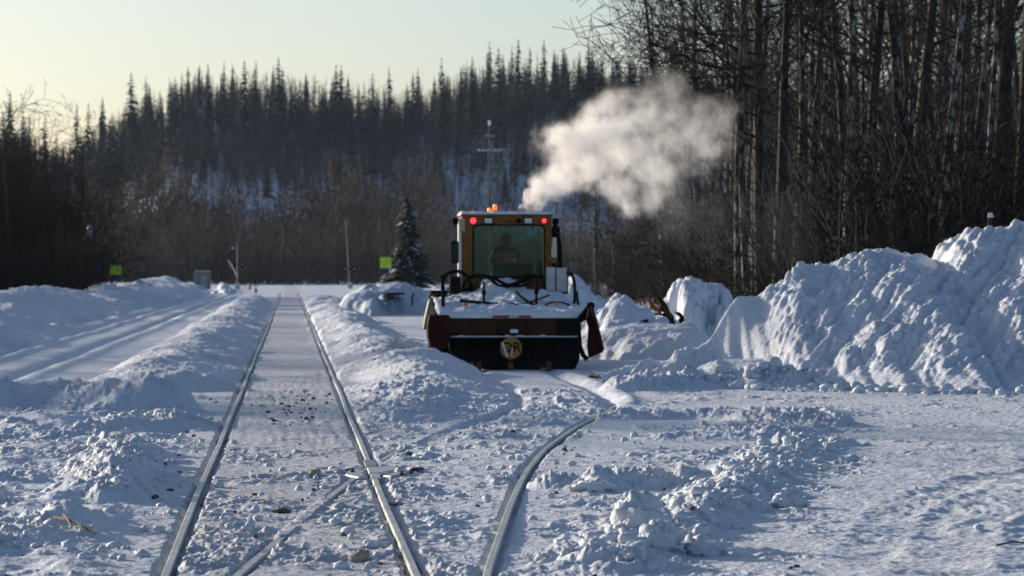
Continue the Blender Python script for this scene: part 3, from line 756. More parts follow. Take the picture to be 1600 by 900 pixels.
# trees one can tell apart: px at the foot line y=450, depth, proto, scale, lean(rot about y), label
named = [
    (1152, 122, 0, 1.0, .0, 'pale speckled trunk, first of the slim pair at the edge of the wood'),
    (1166, 123, 1, 1.0, .0, 'pale speckled trunk, second of the slim pair at the edge of the wood'),
    (1180, 131, 3, 1.1, -.01, 'thick dark trunk just behind the slim pale pair'),
    (1216, 127, 4, .95, .0, 'dark trunk standing between two pale streaks near the wood edge'),
    (1236, 126, 1, 1.0, -.035, 'thin pale trunk leaning slightly outward near the wood edge'),
    (1324, 118, 2, 1.0, -.045, 'pale barked trunk tapering upward with a clear strip of light'),
    (1345, 128, 3, 1.1, .0, 'dark trunk next to the tapering pale barked one'),
    (1462, 112, 2, 1.0, -.175, 'strongly leaning grey trunk crossing the upright ones'),
    (1510, 121, 5, 1.05, -.03, 'pale trunk with lower bark brightly speckled'),
    (1537, 119, 6, 1.0, -.02, 'thin speckled trunk above the saddle of the snow ridge'),
    (1556, 125, 4, 1.25, .0, 'thickest dark trunk of the wood'),
    (1596, 117, 4, 1.15, -.04, 'thick trunk with a lit strip at the edge of view'),
    (1430, 130, 1, 1.0, .0, 'straight thin lit trunk to one side of the leaning grey one'),
]
for px, Y, k, s, ln, lab in named:
    p = P(px, 450, Y); place_wood(p[0], Y, k, rng.rand() * 6.28, s, lab, (ln, 0))
n = 0
while n < 104:
    Y = 126 + 130 * rng.rand() ** 1.1; xe = np.interp(Y, [110, 130, 180, 300], [15.2, 15.6, 20, 27]); x = xe + rng.rand() ** 1.2 * (9 + Y * .06)
    k = rng.randint(9); place_wood(x, Y, k, rng.rand() * 6.28, .8 + .45 * rng.rand(), ('slim pale', 'slender pale', 'pale', 'stout dark', 'thick dark', 'medium pale', 'thin speckled', 'dark', 'speckled')[k] + (' near trunk ' if Y < 150 else ' trunk deeper in the wood ' if Y < 185 else ' far trunk of the wood ') + zone(pxof(x, Y), WMARK), (rng.randn() * .025, rng.randn() * .02)); n += 1
# sweeping-branched tree at the edge
tr, tw = bare_tree(rng, 19, .2, .33, 34, 7.5, 2, .010, .02, dead=6, kids=2, el=(.0, .7), step=.6, bias=math.pi)
p = P(1190, 450, 124); tree_obj('spreading_tree', 'bare tree at the wood edge sending long thin branches out across the sky', 'tree', tr, tw, 'bark_dark', 'twig_dark', (p[0], 124, -.1))
# thin light wood farther back
for i in range(44):
    Y = 250 + 240 * rng.rand(); x = np.interp(Y, [250, 500], [19.5, 36]) + rng.rand() ** 1.3 * 26
    k = (0, 1, 5, 6, 8)[rng.randint(5)]; place_wood(x, Y, k, rng.rand() * 6.28, .6 + .35 * rng.rand(), 'hazy distant bare trunk ' + ('before ' if Y < 370 else 'far behind ') + zone(pxof(x, Y), [(840, 'the loader cab'), (880, 'the cab exhaust pipe'), (940, 'the plough wing'), (1000, 'the buried attachment'), (1060, 'the curved yellow hooks'), (1150, 'the lone snow block'), (9999, 'the snow ridge')]), (rng.randn() * .02, 0), group='distant thin trunks behind the loader')
# undergrowth
def brush(name, label, n, reg, hmin, hmax, mat, r=.012, seed=5, sides=3):
    rg = np.random.RandomState(seed); protos_ = []
    for _ in range(8):
        s = []
        for _s in range(7):
            a = rg.rand() * 6.28; grow(rg, s, np.array((rg.randn() * .15, rg.randn() * .15, -.2)), np.array((math.cos(a) * .35, math.sin(a) * .35, .9)), .8 + .5 * rg.rand(), .014, 2, .16, 1, .02, .6, .005)
        protos_.append(prisms([q[0] for q in s], [q[1] for q in s], [q[2] for q in s], [q[3] for q in s], sides))
    Vs, Fs, off = [], [], 0
    for x, y, z in reg(rg, n):
        V_, F_ = protos_[rg.randint(8)]; a = rg.rand() * 6.28; c, s_ = math.cos(a), math.sin(a); h = hmin + (hmax - hmin) * rg.rand(); w = h * .8
        Q = np.stack([(V_[:, 0] * c - V_[:, 1] * s_) * w + x, (V_[:, 0] * s_ + V_[:, 1] * c) * w + y, V_[:, 2] * h + z], -1)
        Vs.append(Q); Fs.append(F_ + off); off += len(V_)
    return tag(link(name, fast_mesh(name, np.concatenate(Vs), np.concatenate(Fs), [MT[mat]])), label, None, None, 'stuff')
def reg_r(rg, n):
    for _ in range(n):
        Y = 112 + 190 * rg.rand() ** 1.4; xe = np.interp(Y, [110, 130, 180, 300], [15.2, 16.0, 19, 24]); yield xe + rg.rand() * (10 + .07 * Y), Y, 0
brush('undergrowth', 'dark tangled brush filling the wood between the trunks', 520, reg_r, 2.0, 6.5, 'twig_wood')
def reg_r2(rg, n):
    for _ in range(n):
        Y = 104 + 190 * rg.rand(); yield np.interp(Y, [104, 130, 300], [9.5, 13.5, 20.5]) + rg.rand() * 4, Y, 0
brush('bushes', 'low bare bushes at the edge of the wood behind the snow piles', 90, reg_r2, .8, 2.2, 'twig_dark', seed=8)

# dark trees on the left -------------------------------------------------------------------
LEFT = 'dark bare trees left of the track'
lt = []
for k in range(4):
    a, b_ = bare_tree(rng, 12 + 2.5 * rng.rand(), .17, .12, 40, 6.0, 2, .012, .03, dead=4, kids=2, el=(.2, .9), step=.6)
    lt.append((seg_mesh('trunk', a, 7, 'bark_dark'), seg_mesh('crown', b_, 3, 'twig_dark')))
def place_left(x, y, k, s, lab, group=LEFT):
    t = thing('bare_tree', lab, 'tree', (x, y, 0), rng.rand() * 6.28, group); t.scale = (s, s, s * (.95 + .1 * rng.rand()))
    link('trunk', lt[k][0], t); link('crown', lt[k][1], t)
for i in range(26):
    Y = 215 + 95 * rng.rand(); xe = np.interp(Y, [215, 310], [-13.2, -17.5]); x = xe - rng.rand() ** .8 * 15
    s = .74 + .2 * rng.rand()
    if x > -16 : s *= .85
    place_left(x, Y, rng.randint(4), s, 'dark many branched tree ' + zone(pxof(x, Y), [(-40, 'beyond the view edge in'), (30, 'at the view edge of'), (80, 'well inside'), (130, 'by the power pole in'), (9999, 'at the open end of')]) + (' the front' if Y < 250 else ' the back') + ' row, left mass')
place_left(-12.4, 228, 1, .72, 'dark curved branching tree at the open side of the left tree mass')
place_left(-13.3, 262, 2, .62, 'smaller dark bare tree behind the snow topped power pole')
# trees of the same wood standing nearer, beside the view: they throw the long shadows on the left road
for i in range(30):
    Y = 75 + 135 * rng.rand(); x = -0.078 * Y - 16 - 16 * rng.rand()
    place_left(x, Y, rng.randint(4), .7 + .35 * rng.rand(), 'bare tree of the wood beyond the left road', 'wood beyond the left road')
def reg_l(rg, n):
    for _ in range(n):
        Y = 205 + 110 * rg.rand(); yield np.interp(Y, [205, 315], [-11.8, -15.2]) - rg.rand() * 15, Y, 0.2
brush('undergrowth', 'dark brush under the left trees', 260, reg_l, 1.6, 4.5, 'twig_dark', seed=9)

# brown trees at the far edge of the clearing ------------------------------------------------
BROWN = 'brown bare trees at the far end of the clearing'
bt = []
for k in range(6):
    a, b_ = bare_tree(rng, 14 + 4 * rng.rand(), .16, .18, 46, 5.2, 2, .05, .05, dead=3, kids=2, el=(.45, 1.15), step=.8)
    bt.append((seg_mesh('trunk', a, 5, 'bark_dark'), seg_mesh('crown', b_, 3, 'twig_brown')))
for i in range(84):
    row = i % 3; Y = [575, 640, 720][row] + rng.rand() * 40; px = 60 + (i // 3) * 24.5 + rng.rand() * 20
    x = P(px, 450, Y)[0]; topy = np.interp(px, [60, 150, 250, 330, 430, 520, 600, 650, 700, 760], [280, 272, 262, 290, 308, 252, 280, 248, 300, 320])
    s = (427 - topy) / F * Y / 16.0 * [.72, .92, 1.0][row] * (.85 + .25 * rng.rand())
    t = thing('brown_tree', ('front', 'middle', 'rearmost')[row] + ' row hazy brown bare tree ' + zone(px, [(130, 'behind the dark left trees'), (180, 'behind the power pole with transformer'), (240, 'just past the left lime sign'), (300, 'before the signal hut'), (345, 'above the signal hut'), (400, 'above the small crossing signal'), (440, 'at the far rails'), (500, 'over the vanishing track'), (560, 'around the pale signal mast'), (610, 'by the lime sign nearest the spruce'), (670, 'behind the snowy spruce'), (9999, 'behind the loader cab')]), 'tree', (x, Y, -.2), rng.rand() * 6.28, BROWN); t.scale = (s * 1.1, s * 1.1, s)
    k = rng.randint(6); link('trunk', bt[k][0], t); link('crown', bt[k][1], t)
def reg_far(rg, n):
    for _ in range(n):
        Y = 560 + 330 * rg.rand(); px = -60 + 1100 * rg.rand(); yield P(px, 450, Y)[0], Y, -.2
brush('far_brush', 'hazy brown brush along the foot of the far trees', 900, reg_far, 4.0, 9.0, 'twig_brown', seed=12)

# spruces -----------------------------------------------------------------------------------
def spruce_arrays(rg, Ht, W_, whorls, per, seg=1, droop=.35):
    V_, F_ = [], []
    def diamond(p, q, w, up=0.0):
        d = q - p; s_ = np.cross(d, (0, 0, 1)); s_ = s_ / (np.linalg.norm(s_) + 1e-9) * w; m = p + d * .55; b = len(V_)
        V_.extend([p, m + s_ + (0, 0, -w * .35), q, m - s_ + (0, 0, -w * .35)]); F_.append((b, b + 1, b + 2, b + 3))
    for i in range(whorls):
        f = (i + .3 * rg.rand()) / whorls; z = Ht * (.06 + .93 * f); R_ = W_ * (1 - f) ** .62 * (.6 + .6 * rg.rand()) * (1.15 if rg.rand() < .2 else 1) + .10
        for j in range(per):
            if rg.rand() < .12: continue
            a = rg.rand() * 6.283; r_ = R_ * (.6 + .55 * rg.rand())
            p = np.array((0, 0, z + .15 * rg.rand())); q = np.array((math.cos(a) * r_, math.sin(a) * r_, z - droop * r_ * (.6 + .8 * rg.rand())))
            diamond(p, q, .20 * r_ + .10)
            if seg > 1:
                for m_ in range(3):
                    t_ = .35 + .22 * m_; b0 = p + (q - p) * t_; an = a + (rg.rand() - .5) * 1.9; e = b0 + np.array((math.cos(an), math.sin(an), -.5)) * r_ * .38
                    diamond(b0, e, .07 * r_ + .04)
    for j in range(6): # leader
        a = rg.rand() * 6.28; diamond(np.array((0, 0, Ht * .97)), np.array((math.cos(a) * .05, math.sin(a) * .05, Ht * 1.0)), .12)
    tv, tf = prisms([(0, 0, -.6)], [(0, 0, Ht * .93)], [Ht * .011], [.02], 5)
    return np.array(V_), np.array(F_), tv, tf
SPR = 'dark spruces standing along and below the ridge line'
sp = [spruce_arrays(rng, 1.0 * h_, w_, 34, 10) for h_, w_ in ((17, 2.5), (19, 2.8), (15, 2.3), (18, 3.2), (13, 2.3))]
sph = [17, 19, 15, 18, 13]
spm = [fast_mesh('spruce', np.concatenate([a, c]), np.concatenate([b_, d + len(a)]), [MT['needles']]) for a, b_, c, d in sp]
def hz(x, y): return float(hill_h(np.array([x]), np.array([y]))[0])
def ridge_spruce(px, topy, Y, label, wide=1.0):
    x = P(px, 200, Y)[0]; z0 = hz(x, Y); ztop = P(px, topy, Y)[2]; Ht = max(ztop - z0, 8); k = rng.randint(5); s = Ht / sph[k]
    o = link('spruce', spm[k], None, (x, Y, z0 - .3)); o.scale = (s * wide, s * wide, s); o.rotation_euler = (0, 0, rng.rand() * 6.28)
    return tag(o, label, 'spruce', SPR)
tops = [(15, 145), (36, 172), (46, 176), (70, 176), (120, 160), (138, 162), (160, 150), (205, 112), (228, 118), (268, 128), (275, 122), (325, 98), (350, 95), (382, 93), (400, 93), (427, 100), (435, 88), (478, 112), (470, 122), (525, 100), (533, 100), (544, 115), (582, 113), (608, 103), (645, 112), (655, 118), (690, 88), (720, 105), (738, 88), (765, 63), (779, 72), (800, 70), (810, 60), (828, 72), (850, 60), (866, 75), (880, 72), (905, 80), (920, 65), (940, 80), (965, 85), (985, 80), (1057, 58), (1049, 70)]
for px, ty in tops:
    ridge_spruce(px, ty, 1400 + 90 * rng.rand(), {765: 'tall dark spruce, highest of the tight ridge cluster above the loader', 205: 'lone pointed spruce, first of two beside a gap in the ridge line', 228: 'pointed spruce, second of two beside a gap in the ridge line', 15: 'dark spruce breaking the low skyline at the outer end of the ridge', 1057: 'broad dark spruce on the ridge seen under the overhanging branches', 690: 'tall spruce standing clear on the middle of the ridge', 432: 'slender spruce'}.get(px, 'skyline spruce with its tip against the sky ' + zone(px, SMARK)), .8 + .25 * rng.rand())
for i in range(236):
    px = -20 + 1350 * rng.rand(); Y = 1290 + 210 * rng.rand() ** .6; k = rng.randint(5); x = P(px, 200, Y)[0]; s = .7 + .45 * rng.rand() ** 1.4
    o = link('spruce', spm[k], None, (x, Y, hz(x, Y) - .3)); o.scale = (s, s, s); o.rotation_euler = (0, 0, rng.rand() * 6.28)
    tag(o, ('tall' if s > .9 else 'short') + ' dark ' + ('upper' if Y > 1400 else 'lower') + ' hillside spruce ' + zone(px, SMARK), 'spruce', SPR)
# the rest of the hill's wood: beyond counting
def mass(name, label, n, meshes, mat, posf, smin, smax, seed):
    rg = np.random.RandomState(seed); Vs, Fs, off = [], [], 0
    for i in range(n):
        x, y = posf(rg); V_, F_ = meshes[rg.randint(len(meshes))]; a = rg.rand() * 6.28; c, s_ = math.cos(a), math.sin(a); s = smin + (smax - smin) * rg.rand(); z = hz(x, y) - .3
        Q = np.stack([(V_[:, 0] * c - V_[:, 1] * s_) * s + x, (V_[:, 0] * s_ + V_[:, 1] * c) * s + y, V_[:, 2] * s + z], -1); Vs.append(Q); Fs.append(F_ + off); off += len(V_)
    return tag(link(name, fast_mesh(name, np.concatenate(Vs), np.concatenate(Fs), [MT[mat]])), label, None, None, 'stuff')
lite = [spruce_arrays(rng, h_, w_, 20, 6) for h_, w_ in ((16, 2.2), (14, 1.9), (17, 2.5))]
lite = [(np.concatenate([a, c]), np.concatenate([b_, d + len(a)])) for a, b_, c, d in lite]
mass('far_spruces', 'dense dark spruces covering the upper hillside', 3300, lite, 'needles', lambda rg: (lambda Y: (P(-60 + 1750 * rg.rand(), 200, Y)[0], Y))(1320 + 200 * rg.rand() ** .75), .5, 1.02, 31)
hb = []
for k in range(5):
    a, b_ = bare_tree(rng, 12 + 3 * rng.rand(), .15, .3, 18, 3.6, 1, .045, .06, dead=0, kids=2, el=(.6, 1.2), step=.9)
    s = a + b_; hb.append(prisms([q[0] for q in s], [q[1] for q in s], [q[2] for q in s], [q[3] for q in s], 3))
mass('far_bare_wood', 'grey bare trees thickly covering the far snowy hillside', 3300, hb, 'twig_hill', lambda rg: (lambda Y: (P(-60 + 1750 * rg.rand(), 200, Y)[0], Y))(1165 + 320 * rg.rand() ** .75), .6, 1.15, 32)

# snow laden spruce standing alone behind the sign
a, b_, c, d = spruce_arrays(rng, 11, 3.0, 46, 15, 2, .5)
t = thing('snowy_spruce', 'lone full spruce with snow on its boughs behind the lime sign', 'spruce', (P(637, 440, 440)[0], 440, 0), 0)
link('trunk', fast_mesh('trunk', c, d, [MT['bark_dark']]), t); link('crown', fast_mesh('crown', a, b_, [MT['needles_near']]), t)
q4 = a[b_]; pick = rng.rand(len(q4)) < .30; q4 = q4[pick]; cc = q4.mean(1, keepdims=True); q4 = (q4 - cc) * .5 + cc + (0, 0, .07)
tag(link('snow_cover', fast_mesh('snow_cover', q4.reshape(-1, 3), np.arange(len(q4) * 4).reshape(-1, 4), [MT['snow_clean']]), t), kind='stuff')
# ------------------------------------------------------------------ the loader with its snow blower box
LX0, LY0 = 4.19, 72.0
def lx(px, Y): return float(P(px, 450, Y)[0]) - LX0
def lz(py, Y): return float(P(800, py, Y)[2])
ld = thing('loader', 'yellow wheel loader on the siding with a wide black plough box, cab lamps lit', 'loader', (LX0, LY0, 0))
def B(px0, px1, py1, py0, Yw, y1w, mb=None, bx=None):
    "box from photograph extents at depth Yw back to y1w, in loader space"
    mb = mb or MB(); mb.box(lx(px0, Yw), lx(px1, Yw), Yw - LY0, y1w - LY0, lz(py1, Yw), lz(py0, Yw)); return mb
def LP(px, py, Y): p = P(px, py, Y); return (float(p[0]) - LX0, Y - LY0, float(p[2]))
def poly(pts, Y): return [(lx(a, Y), lz(b, Y)) for a, b in pts]
# plough box: slightly curved lower skin, upper beam, end plates
Yb = 72.0
box = MB()
zt, zm, zb = lz(497, Yb), lz(527, Yb), lz(577, Yb)
xl, xr_ = lx(704, Yb), lx(906, Yb)
# lower skin as a curved hood with chamfered lower corners
n = 9; V_, F_ = [], []
for i in range(n):
    f = i / (n - 1); z = zm + (zb - zm) * f; yy = 0.16 - 0.20 * math.sin(f * math.pi * .5)
    cut_l = 0.36 * max(0, f - .45) / .55; cut_r = 0.10 * max(0, f - .7) / .3
    for x in (xl + cut_l, xr_ - cut_r): V_.append((x, yy, z)); V_.append((x, yy + .9, z))
for i in range(n - 1):
    a = i * 4; c = a + 4
    F_ += [(a, a + 2, c + 2, c), (a + 1, c + 1, c + 3, a + 3), (a, c, c + 1, a + 1), (a + 2, a + 3, c + 3, c + 2)]
F_ += [(0, 1, 3, 2), ((n - 1) * 4, (n - 1) * 4 + 2, (n - 1) * 4 + 3, (n - 1) * 4 + 1)]
box.add(V_, F_)
plb = box.build('plough_box', MT['black_steel'], ld)
rib = MB()
for px in (738, 772, 830, 868):
    rib.box(lx(px, Yb), lx(px, Yb) + .03, .0 - .015, .14, zb + .18, zm - .03)
rib.build('stiffener', MT['black_steel'], plb)
beam = MB()
beam.prism_x([(.06, zm + .005), (-.02, zm + .10), (-.02, zt - .03), (.02, zt), (1.1, zt), (1.1, zm + .005)], lx(690, Yb), lx(908, Yb))
ub = beam.build('upper_beam', MT['brown_grime'], ld, 0.01)
B(870, 906, 525, 498, Yb - .03, Yb - .015).build('rubber_flap', MT['black_steel'], ub, 0.004)
lipm = MB(); lipm.box(lx(700, Yb), lx(908, Yb), -.07, .12, zm - .012, zm + .006); lipm.build('ledge', MT['rust_brown'], ub, .004)
B(770, 796, 496.5, 493, Yb - .03, Yb - .012).build('reflector_strip', simple('reflex_red', (.30, .015, .015), (.22, .01, .01)), ub)
B(796, 810, 496.8, 493.2, Yb - .032, Yb - .012).build('reflector_strip', MT['grey_panel'], ub)
B(810, 830, 496.5, 493, Yb - .03, Yb - .012).build('reflector_strip', MT['reflex_red'], ub)
# left wing: curved maroon cheek
w = MB(); w.prism(poly([(671, 492), (700, 492), (707, 500), (706, 520), (700, 537), (690, 551), (684, 553), (675, 546), (669, 528), (668, 508)], Yb), -.10, .75)
w.build('side_wing', MT['maroon_paint'], ld, .015, True)
# right wing: hanging triangular plate on an arm
w = MB(); w.prism(poly([(921, 476), (926, 478), (934, 505), (944, 546), (940, 551), (919, 560), (917, 540), (919, 512), (915, 500)], Yb - .2), -.28, -.22)
w.prism(poly([(921, 478), (925, 479), (943, 546), (939, 549)], Yb - .2), -.40, -.28)
rw = w.build('side_wing', MT['maroon_paint'], ld, .006)
w = MB(); w.tube([LP(905, 500, 72.0), LP(914, 488, 71.95), LP(923, 477, 71.85)], .055, 8); w.tube([LP(900, 507, 72.0), LP(912, 498, 71.95), LP(922, 492, 71.8)], .035, 8)
w.tube([LP(905, 520, 71.96), LP(906, 540, 71.9), LP(911, 555, 71.9), LP(918, 562, 71.9)], .04, 8, .05)
w.lathe([(.075, -.05), (.075, .05)], LP(923, 478, 71.8), 'y', 12)
w.build('wing_arm', MT['black_steel'], rw, 0, True)
# railway marker disc: text OR, partly snowed over
ec = LP(798, 544, 71.9); R_ = 17 / F * 71.9
e = MB(); e.lathe([(R_, -.09), (R_, -.11)], ec, 'y', 40)
em = e.build('marker_disc', simple('disc_yellow', (.40, .20, .018), (.26, .13, .018), 5, .5), ld, .003)
e = MB(); e.lathe([(.03, -.09), (.03, .20)], ec, 'y', 10); e.build('bracket', MT['black_steel'], em)
def letters(txt, size, c, mat, parent, name='lettering', rot=(math.pi / 2, 0, 0)):
    cu = bpy.data.curves.new('t', 'FONT'); cu.body = txt; cu.size = size; cu.extrude = .003; cu.align_x = 'CENTER'; cu.align_y = 'CENTER'; cu.offset = .004
    o = bpy.data.objects.new('t', cu); COL.objects.link(o); bpy.context.view_layer.update()
    me = bpy.data.meshes.new_from_object(o.evaluated_get(bpy.context.evaluated_depsgraph_get())); bpy.data.objects.remove(o)
    me.materials.clear(); me.materials.append(MT[mat]); o2 = link(name, me, parent); o2.location = c; o2.rotation_euler = rot; return o2
letters('OR', .26, (ec[0] + .0, ec[1] - .114, ec[2] + .01), 'black_steel', em)
def blob(parent, name, pts, r, mat='snow_clean', seed=1, n=9, taper=.6, flat=.5):
    m = MB(); m.tube(pts, r, n, r * taper); o = m.build(name, MT[mat], parent, 0, True)
    me = o.data; V2 = np.array([v.co[:] for v in me.vertices]); q = V2 / r
    V2 = V2 + r * .35 * np.stack([NS[1](q[:, 0] + seed, q[:, 2]), NS[2](q[:, 1], q[:, 0] + seed) * flat, NS[3](q[:, 2], q[:, 1] + seed)], -1)
    me.vertices.foreach_set('co', V2.ravel()); me.update(); return o
blob(em, 'stuck_snow', [(ec[0] - .165, ec[1] - .112, ec[2] + .11), (ec[0] - .14, ec[1] - .116, ec[2] + .02), (ec[0] - .10, ec[1] - .116, ec[2] - .10), (ec[0] - .06, ec[1] - .114, ec[2] - .16)], .026, seed=3)
blob(em, 'stuck_snow', [(ec[0] + .02, ec[1] - .113, ec[2] + .01), (ec[0] + .015, ec[1] - .113, ec[2] - .16)], .014, seed=5)
blob(ld, 'box_lamp', [LP(797, 518.5, 71.9), LP(810, 518.5, 71.9)], .045, 'black_steel', 2, 10, 1)
blob(ld, 'stuck_snow', [LP(797, 517.6, 71.86), LP(809, 517.8, 71.86)], .036, 'snow_clean', 4, 10, 1)
# snow along the ledge and on the deck ----------------------------------------------------
def snow_sheet(parent, x0, x1, y0, y1, zf, step=.025, name='snow_cover', under=.25, seed=0):
    nx, ny = int((x1 - x0) / step), int((y1 - y0) / step) + 2
    X, Y = np.meshgrid(np.linspace(x0, x1, nx), np.linspace(y0, y1, ny)); Z = zf(X, Y)
    e = np.minimum.reduce([X - x0, x1 - X, Y - y0, y1 - Y]); rnd = np.clip(e / .06, 0, 1) ** .5
    Z = Z - under * .6 * (1 - rnd) + .015 * billow(X / .22 + seed, Y / .22, 3, 3) * rnd
    Vt = np.stack([X, Y, Z], -1).reshape(-1, 3); n_ = len(Vt); Vb = Vt.copy(); Vb[:, 2] = Z.min() - under * .3
    Fq = grid_faces(ny, nx); idx = np.arange(n_).reshape(ny, nx)
    ring = np.concatenate([idx[0, :], idx[1:, -1], idx[-1, -2::-1], idx[-2:0:-1, 0]]); r2 = np.roll(ring, -1)
    side = np.stack([ring, ring + n_, r2 + n_, r2], -1)
    me = fast_mesh(name, np.concatenate([Vt, Vb]), np.concatenate([Fq, Fq[:, ::-1] + n_, side]), [MT['snow_clean']], True)
    return link(name, me, parent)
sl = snow_sheet(ub, lx(703, Yb), lx(905, Yb), -.065, .10, lambda X, Y: zm + .035 + 0 * X, .02, under=.05)
deck = MB()
deck.prism_x([(.15, .98), (.15, 1.02), (3.3, 1.32), (3.3, .7), (.3, .7)], lx(680, 72.5), lx(905, 72.5))
dk = deck.build('deck', MT['black_steel'], ld, .01)
def deck_z(X, Y):
    m = np.exp(-(X / .8) ** 2)
    return 1.075 + .02 * fbm(X / .5, Y / .5, 2, 3) + np.clip(Y, 0, 3.6) * (.085 + .075 * m) + (.07 * fbm(X / .6 + 4, Y / .9, 5, 4, .6)) * np.clip(Y, 0, 1)
snow_sheet(dk, lx(683, 72.3), lx(918, 72.3), .02, 3.3, deck_z, .03, under=.14)
# heap right under the window
hp = snow_sheet(dk, lx(752, 75.4), lx(858, 75.4), 2.5, 3.95, lambda X, Y: 1.12 + .57 * np.exp(-((X + .07) / .66) ** 4) * sstep(2.4, 3.6, Y) + .05 * fbm(X / .3, Y / .4, 1, 3), .03, under=.12)
# rods, hoses and mast lying over the deck snow
def hose(pts, r, mat='rubber', name='hose', parent=ld, n=8):
    P_ = [Vector(p) for p in pts]; out = []
    for i in range(len(P_) - 1):
        p0 = P_[max(i - 1, 0)]; p1 = P_[i]; p2 = P_[i + 1]; p3 = P_[min(i + 2, len(P_) - 1)]
        for k in range(6):
            t = k / 6; out.append(.5 * ((2 * p1) + (-p0 + p2) * t + (2 * p0 - 5 * p1 + 4 * p2 - p3) * t * t + (-p0 + 3 * p1 - 3 * p2 + p3) * t ** 3))
    out.append(P_[-1]); m = MB(); m.tube(out, r, n); return m.build(name, MT[mat], parent, 0, True)
hose([LP(718, 470, 73.2), LP(760, 473.5, 73.1), LP(810, 478, 72.9)], .028, 'black_steel', 'control_rod')
hose([LP(810, 478, 72.9), LP(835, 470, 73.2), LP(858, 461, 73.6)], .022, 'rust_brown', 'control_rod')
hose([LP(806, 456, 73.6), LP(820, 468, 73.2), LP(838, 479, 73.0)], .026, 'black_steel', 'control_rod')
hose([LP(740, 472, 73.2), LP(752, 478, 73.05), LP(762, 482, 73.0)], .016)
hose([LP(776, 483, 72.8), LP(795, 475, 72.9), LP(812, 478, 72.9), LP(824, 484, 72.8)], .026)
hose([LP(845, 481, 72.9), LP(860, 473, 73.1), LP(876, 472, 73.1), LP(890, 477, 72.9)], .017)
for px, y0, y1 in ((756, 440, 482), (838, 438, 480)):
    m = MB(); m.tube([LP(px, y1, 73.2), LP(px, y0, 73.2)], .022, 8); m.lathe([(.04, -.05), (.045, 0), (.03, .05)], LP(px, (y0 + y1) / 2 - 4, 73.2), 'z', 10); m.build('lift_rod', MT['black_steel'], ld, 0, True)
for px, py in ((727, 476), (870, 474)):
    m = MB(); c = LP(px, py, 72.7); m.lathe([(.025, -.03), (.045, -.02), (.045, .02), (.025, .04)], c, 'z', 12); m.build('side_marker', simple('marker_amber', (.50, .24, .03), (.35, .16, .02)), ld)
hose([LP(722, 452, 74.6), LP(728, 438, 74.7), LP(745, 431, 74.9), LP(765, 434, 75.0), LP(778, 447, 74.8), LP(800, 445, 74.9), LP(822, 436, 75.1), LP(838, 430, 75.2)], .042)
hose([LP(770, 433, 75.1), LP(790, 444, 74.9), LP(812, 447, 74.8), LP(832, 440, 74.9)], .03)
hose([LP(692, 440, 74.6), LP(700, 427, 74.6), LP(716, 424, 74.8), LP(730, 432, 75.0), LP(737, 450, 75.0)], .035)
# hand rails / posts
m = MB(); m.tube([LP(692, 485, 73.0), LP(692.5, 460, 73.2), LP(691, 434, 73.2)], .036, 8); m.lathe([(.02, -.05), (.05, -.02), (.05, .02), (.02, .05)], LP(691, 433, 73.2), 'z', 10); m.build('post', MT['black_steel'], ld, 0, True)
hose([LP(691, 436, 73.2), LP(697, 428, 73.3), LP(708, 427, 73.5)], .02, 'black_steel', 'hand_rail')
hose([LP(886, 427, 73.6), LP(893, 429, 73.5), LP(897, 440, 73.4), LP(898, 462, 73.3), LP(897, 476, 73.2)], .03, 'black_steel', 'hand_rail')
hose([LP(901, 455, 73.1), LP(902, 468, 73.1), LP(904, 480, 73.0)], .026, 'black_steel', 'post')
# tan bucket end and step seen past the left side
m = MB(); m.prism(poly([(661, 515), (664, 497), (670, 470), (678, 462), (686, 459), (686, 515)], 76.5), 76.5 - LY0, 77.1 - LY0); m.build('step_box', MT['tan_steel'], ld, .02)
B(678, 700, 464, 460, 75.0, 75.7).build('foot_plate', MT['black_steel'], ld, .01)
B(684, 697, 486, 464, 75.2, 75.6).build('step_panel', MT['grey_panel'], ld, .01)
# cab -------------------------------------------------------------------------------------
Yc = 76.0; Ye = 77.75
cx0, cx1 = lx(722, Yc), lx(862, Yc); wx0, wx1 = lx(741, Yc), lx(849, Yc)
zr, zw1, zw0, zf0 = lz(338, Yc), lz(353, Yc), lz(432, Yc), lz(456, Yc)
yc, ye = Yc - LY0, Ye - LY0
cab = MB()
# rear frame ring with rounded window corners
def ring(outer, inner, y0, y1):
    "frame between two like counted loops"
    n = len(outer); V2 = [(x, y, z) for y in (y0, y1) for loop in (outer, inner) for x, z in loop]; Fs = []
    for i in range(n):
        j = (i + 1) % n
        Fs += [(i, j, n + j, n + i), (2 * n + i, 3 * n + i, 3 * n + j, 2 * n + j), (i, 2 * n + i, 2 * n + j, j), (n + i, n + j, 3 * n + j, 3 * n + i)]
    return V2, Fs
def rrect(x0, x1, z0, z1, r, k=5):
    out = []
    for cx_, cz_, a0 in ((x1 - r, z1 - r, 0), (x0 + r, z1 - r, 90), (x0 + r, z0 + r, 180), (x1 - r, z0 + r, 270)):
        for i in range(k): a = math.radians(a0 + 90 * i / (k - 1)); out.append((cx_ + r * math.cos(a), cz_ + r * math.sin(a)))
    return out
cab.add(*ring(rrect(cx0, cx1, zf0, zr, .06), rrect(wx0 - .03, wx1 + .03, zw0 - .03, zw1 + .03, .09), yc, yc + .07))
cf = cab.build('cab_frame', MT['yellow_paint'], ld, .006)
g2 = MB(); g2.add(*ring(rrect(wx0 - .032, wx1 + .032, zw0 - .032, zw1 + .032, .09), rrect(wx0, wx1, zw0, zw1, .07), yc - .012, yc + .05)); gs = g2.build('window_seal', MT['rubber'], cf)
g3 = MB(); g3.prism(rrect(wx0 - .01, wx1 + .01, zw0 - .01, zw1 + .01, .07), yc + .015, yc + .023); g3.build('rear_window', MT['cab_glass'], cf)
sd_ = MB()
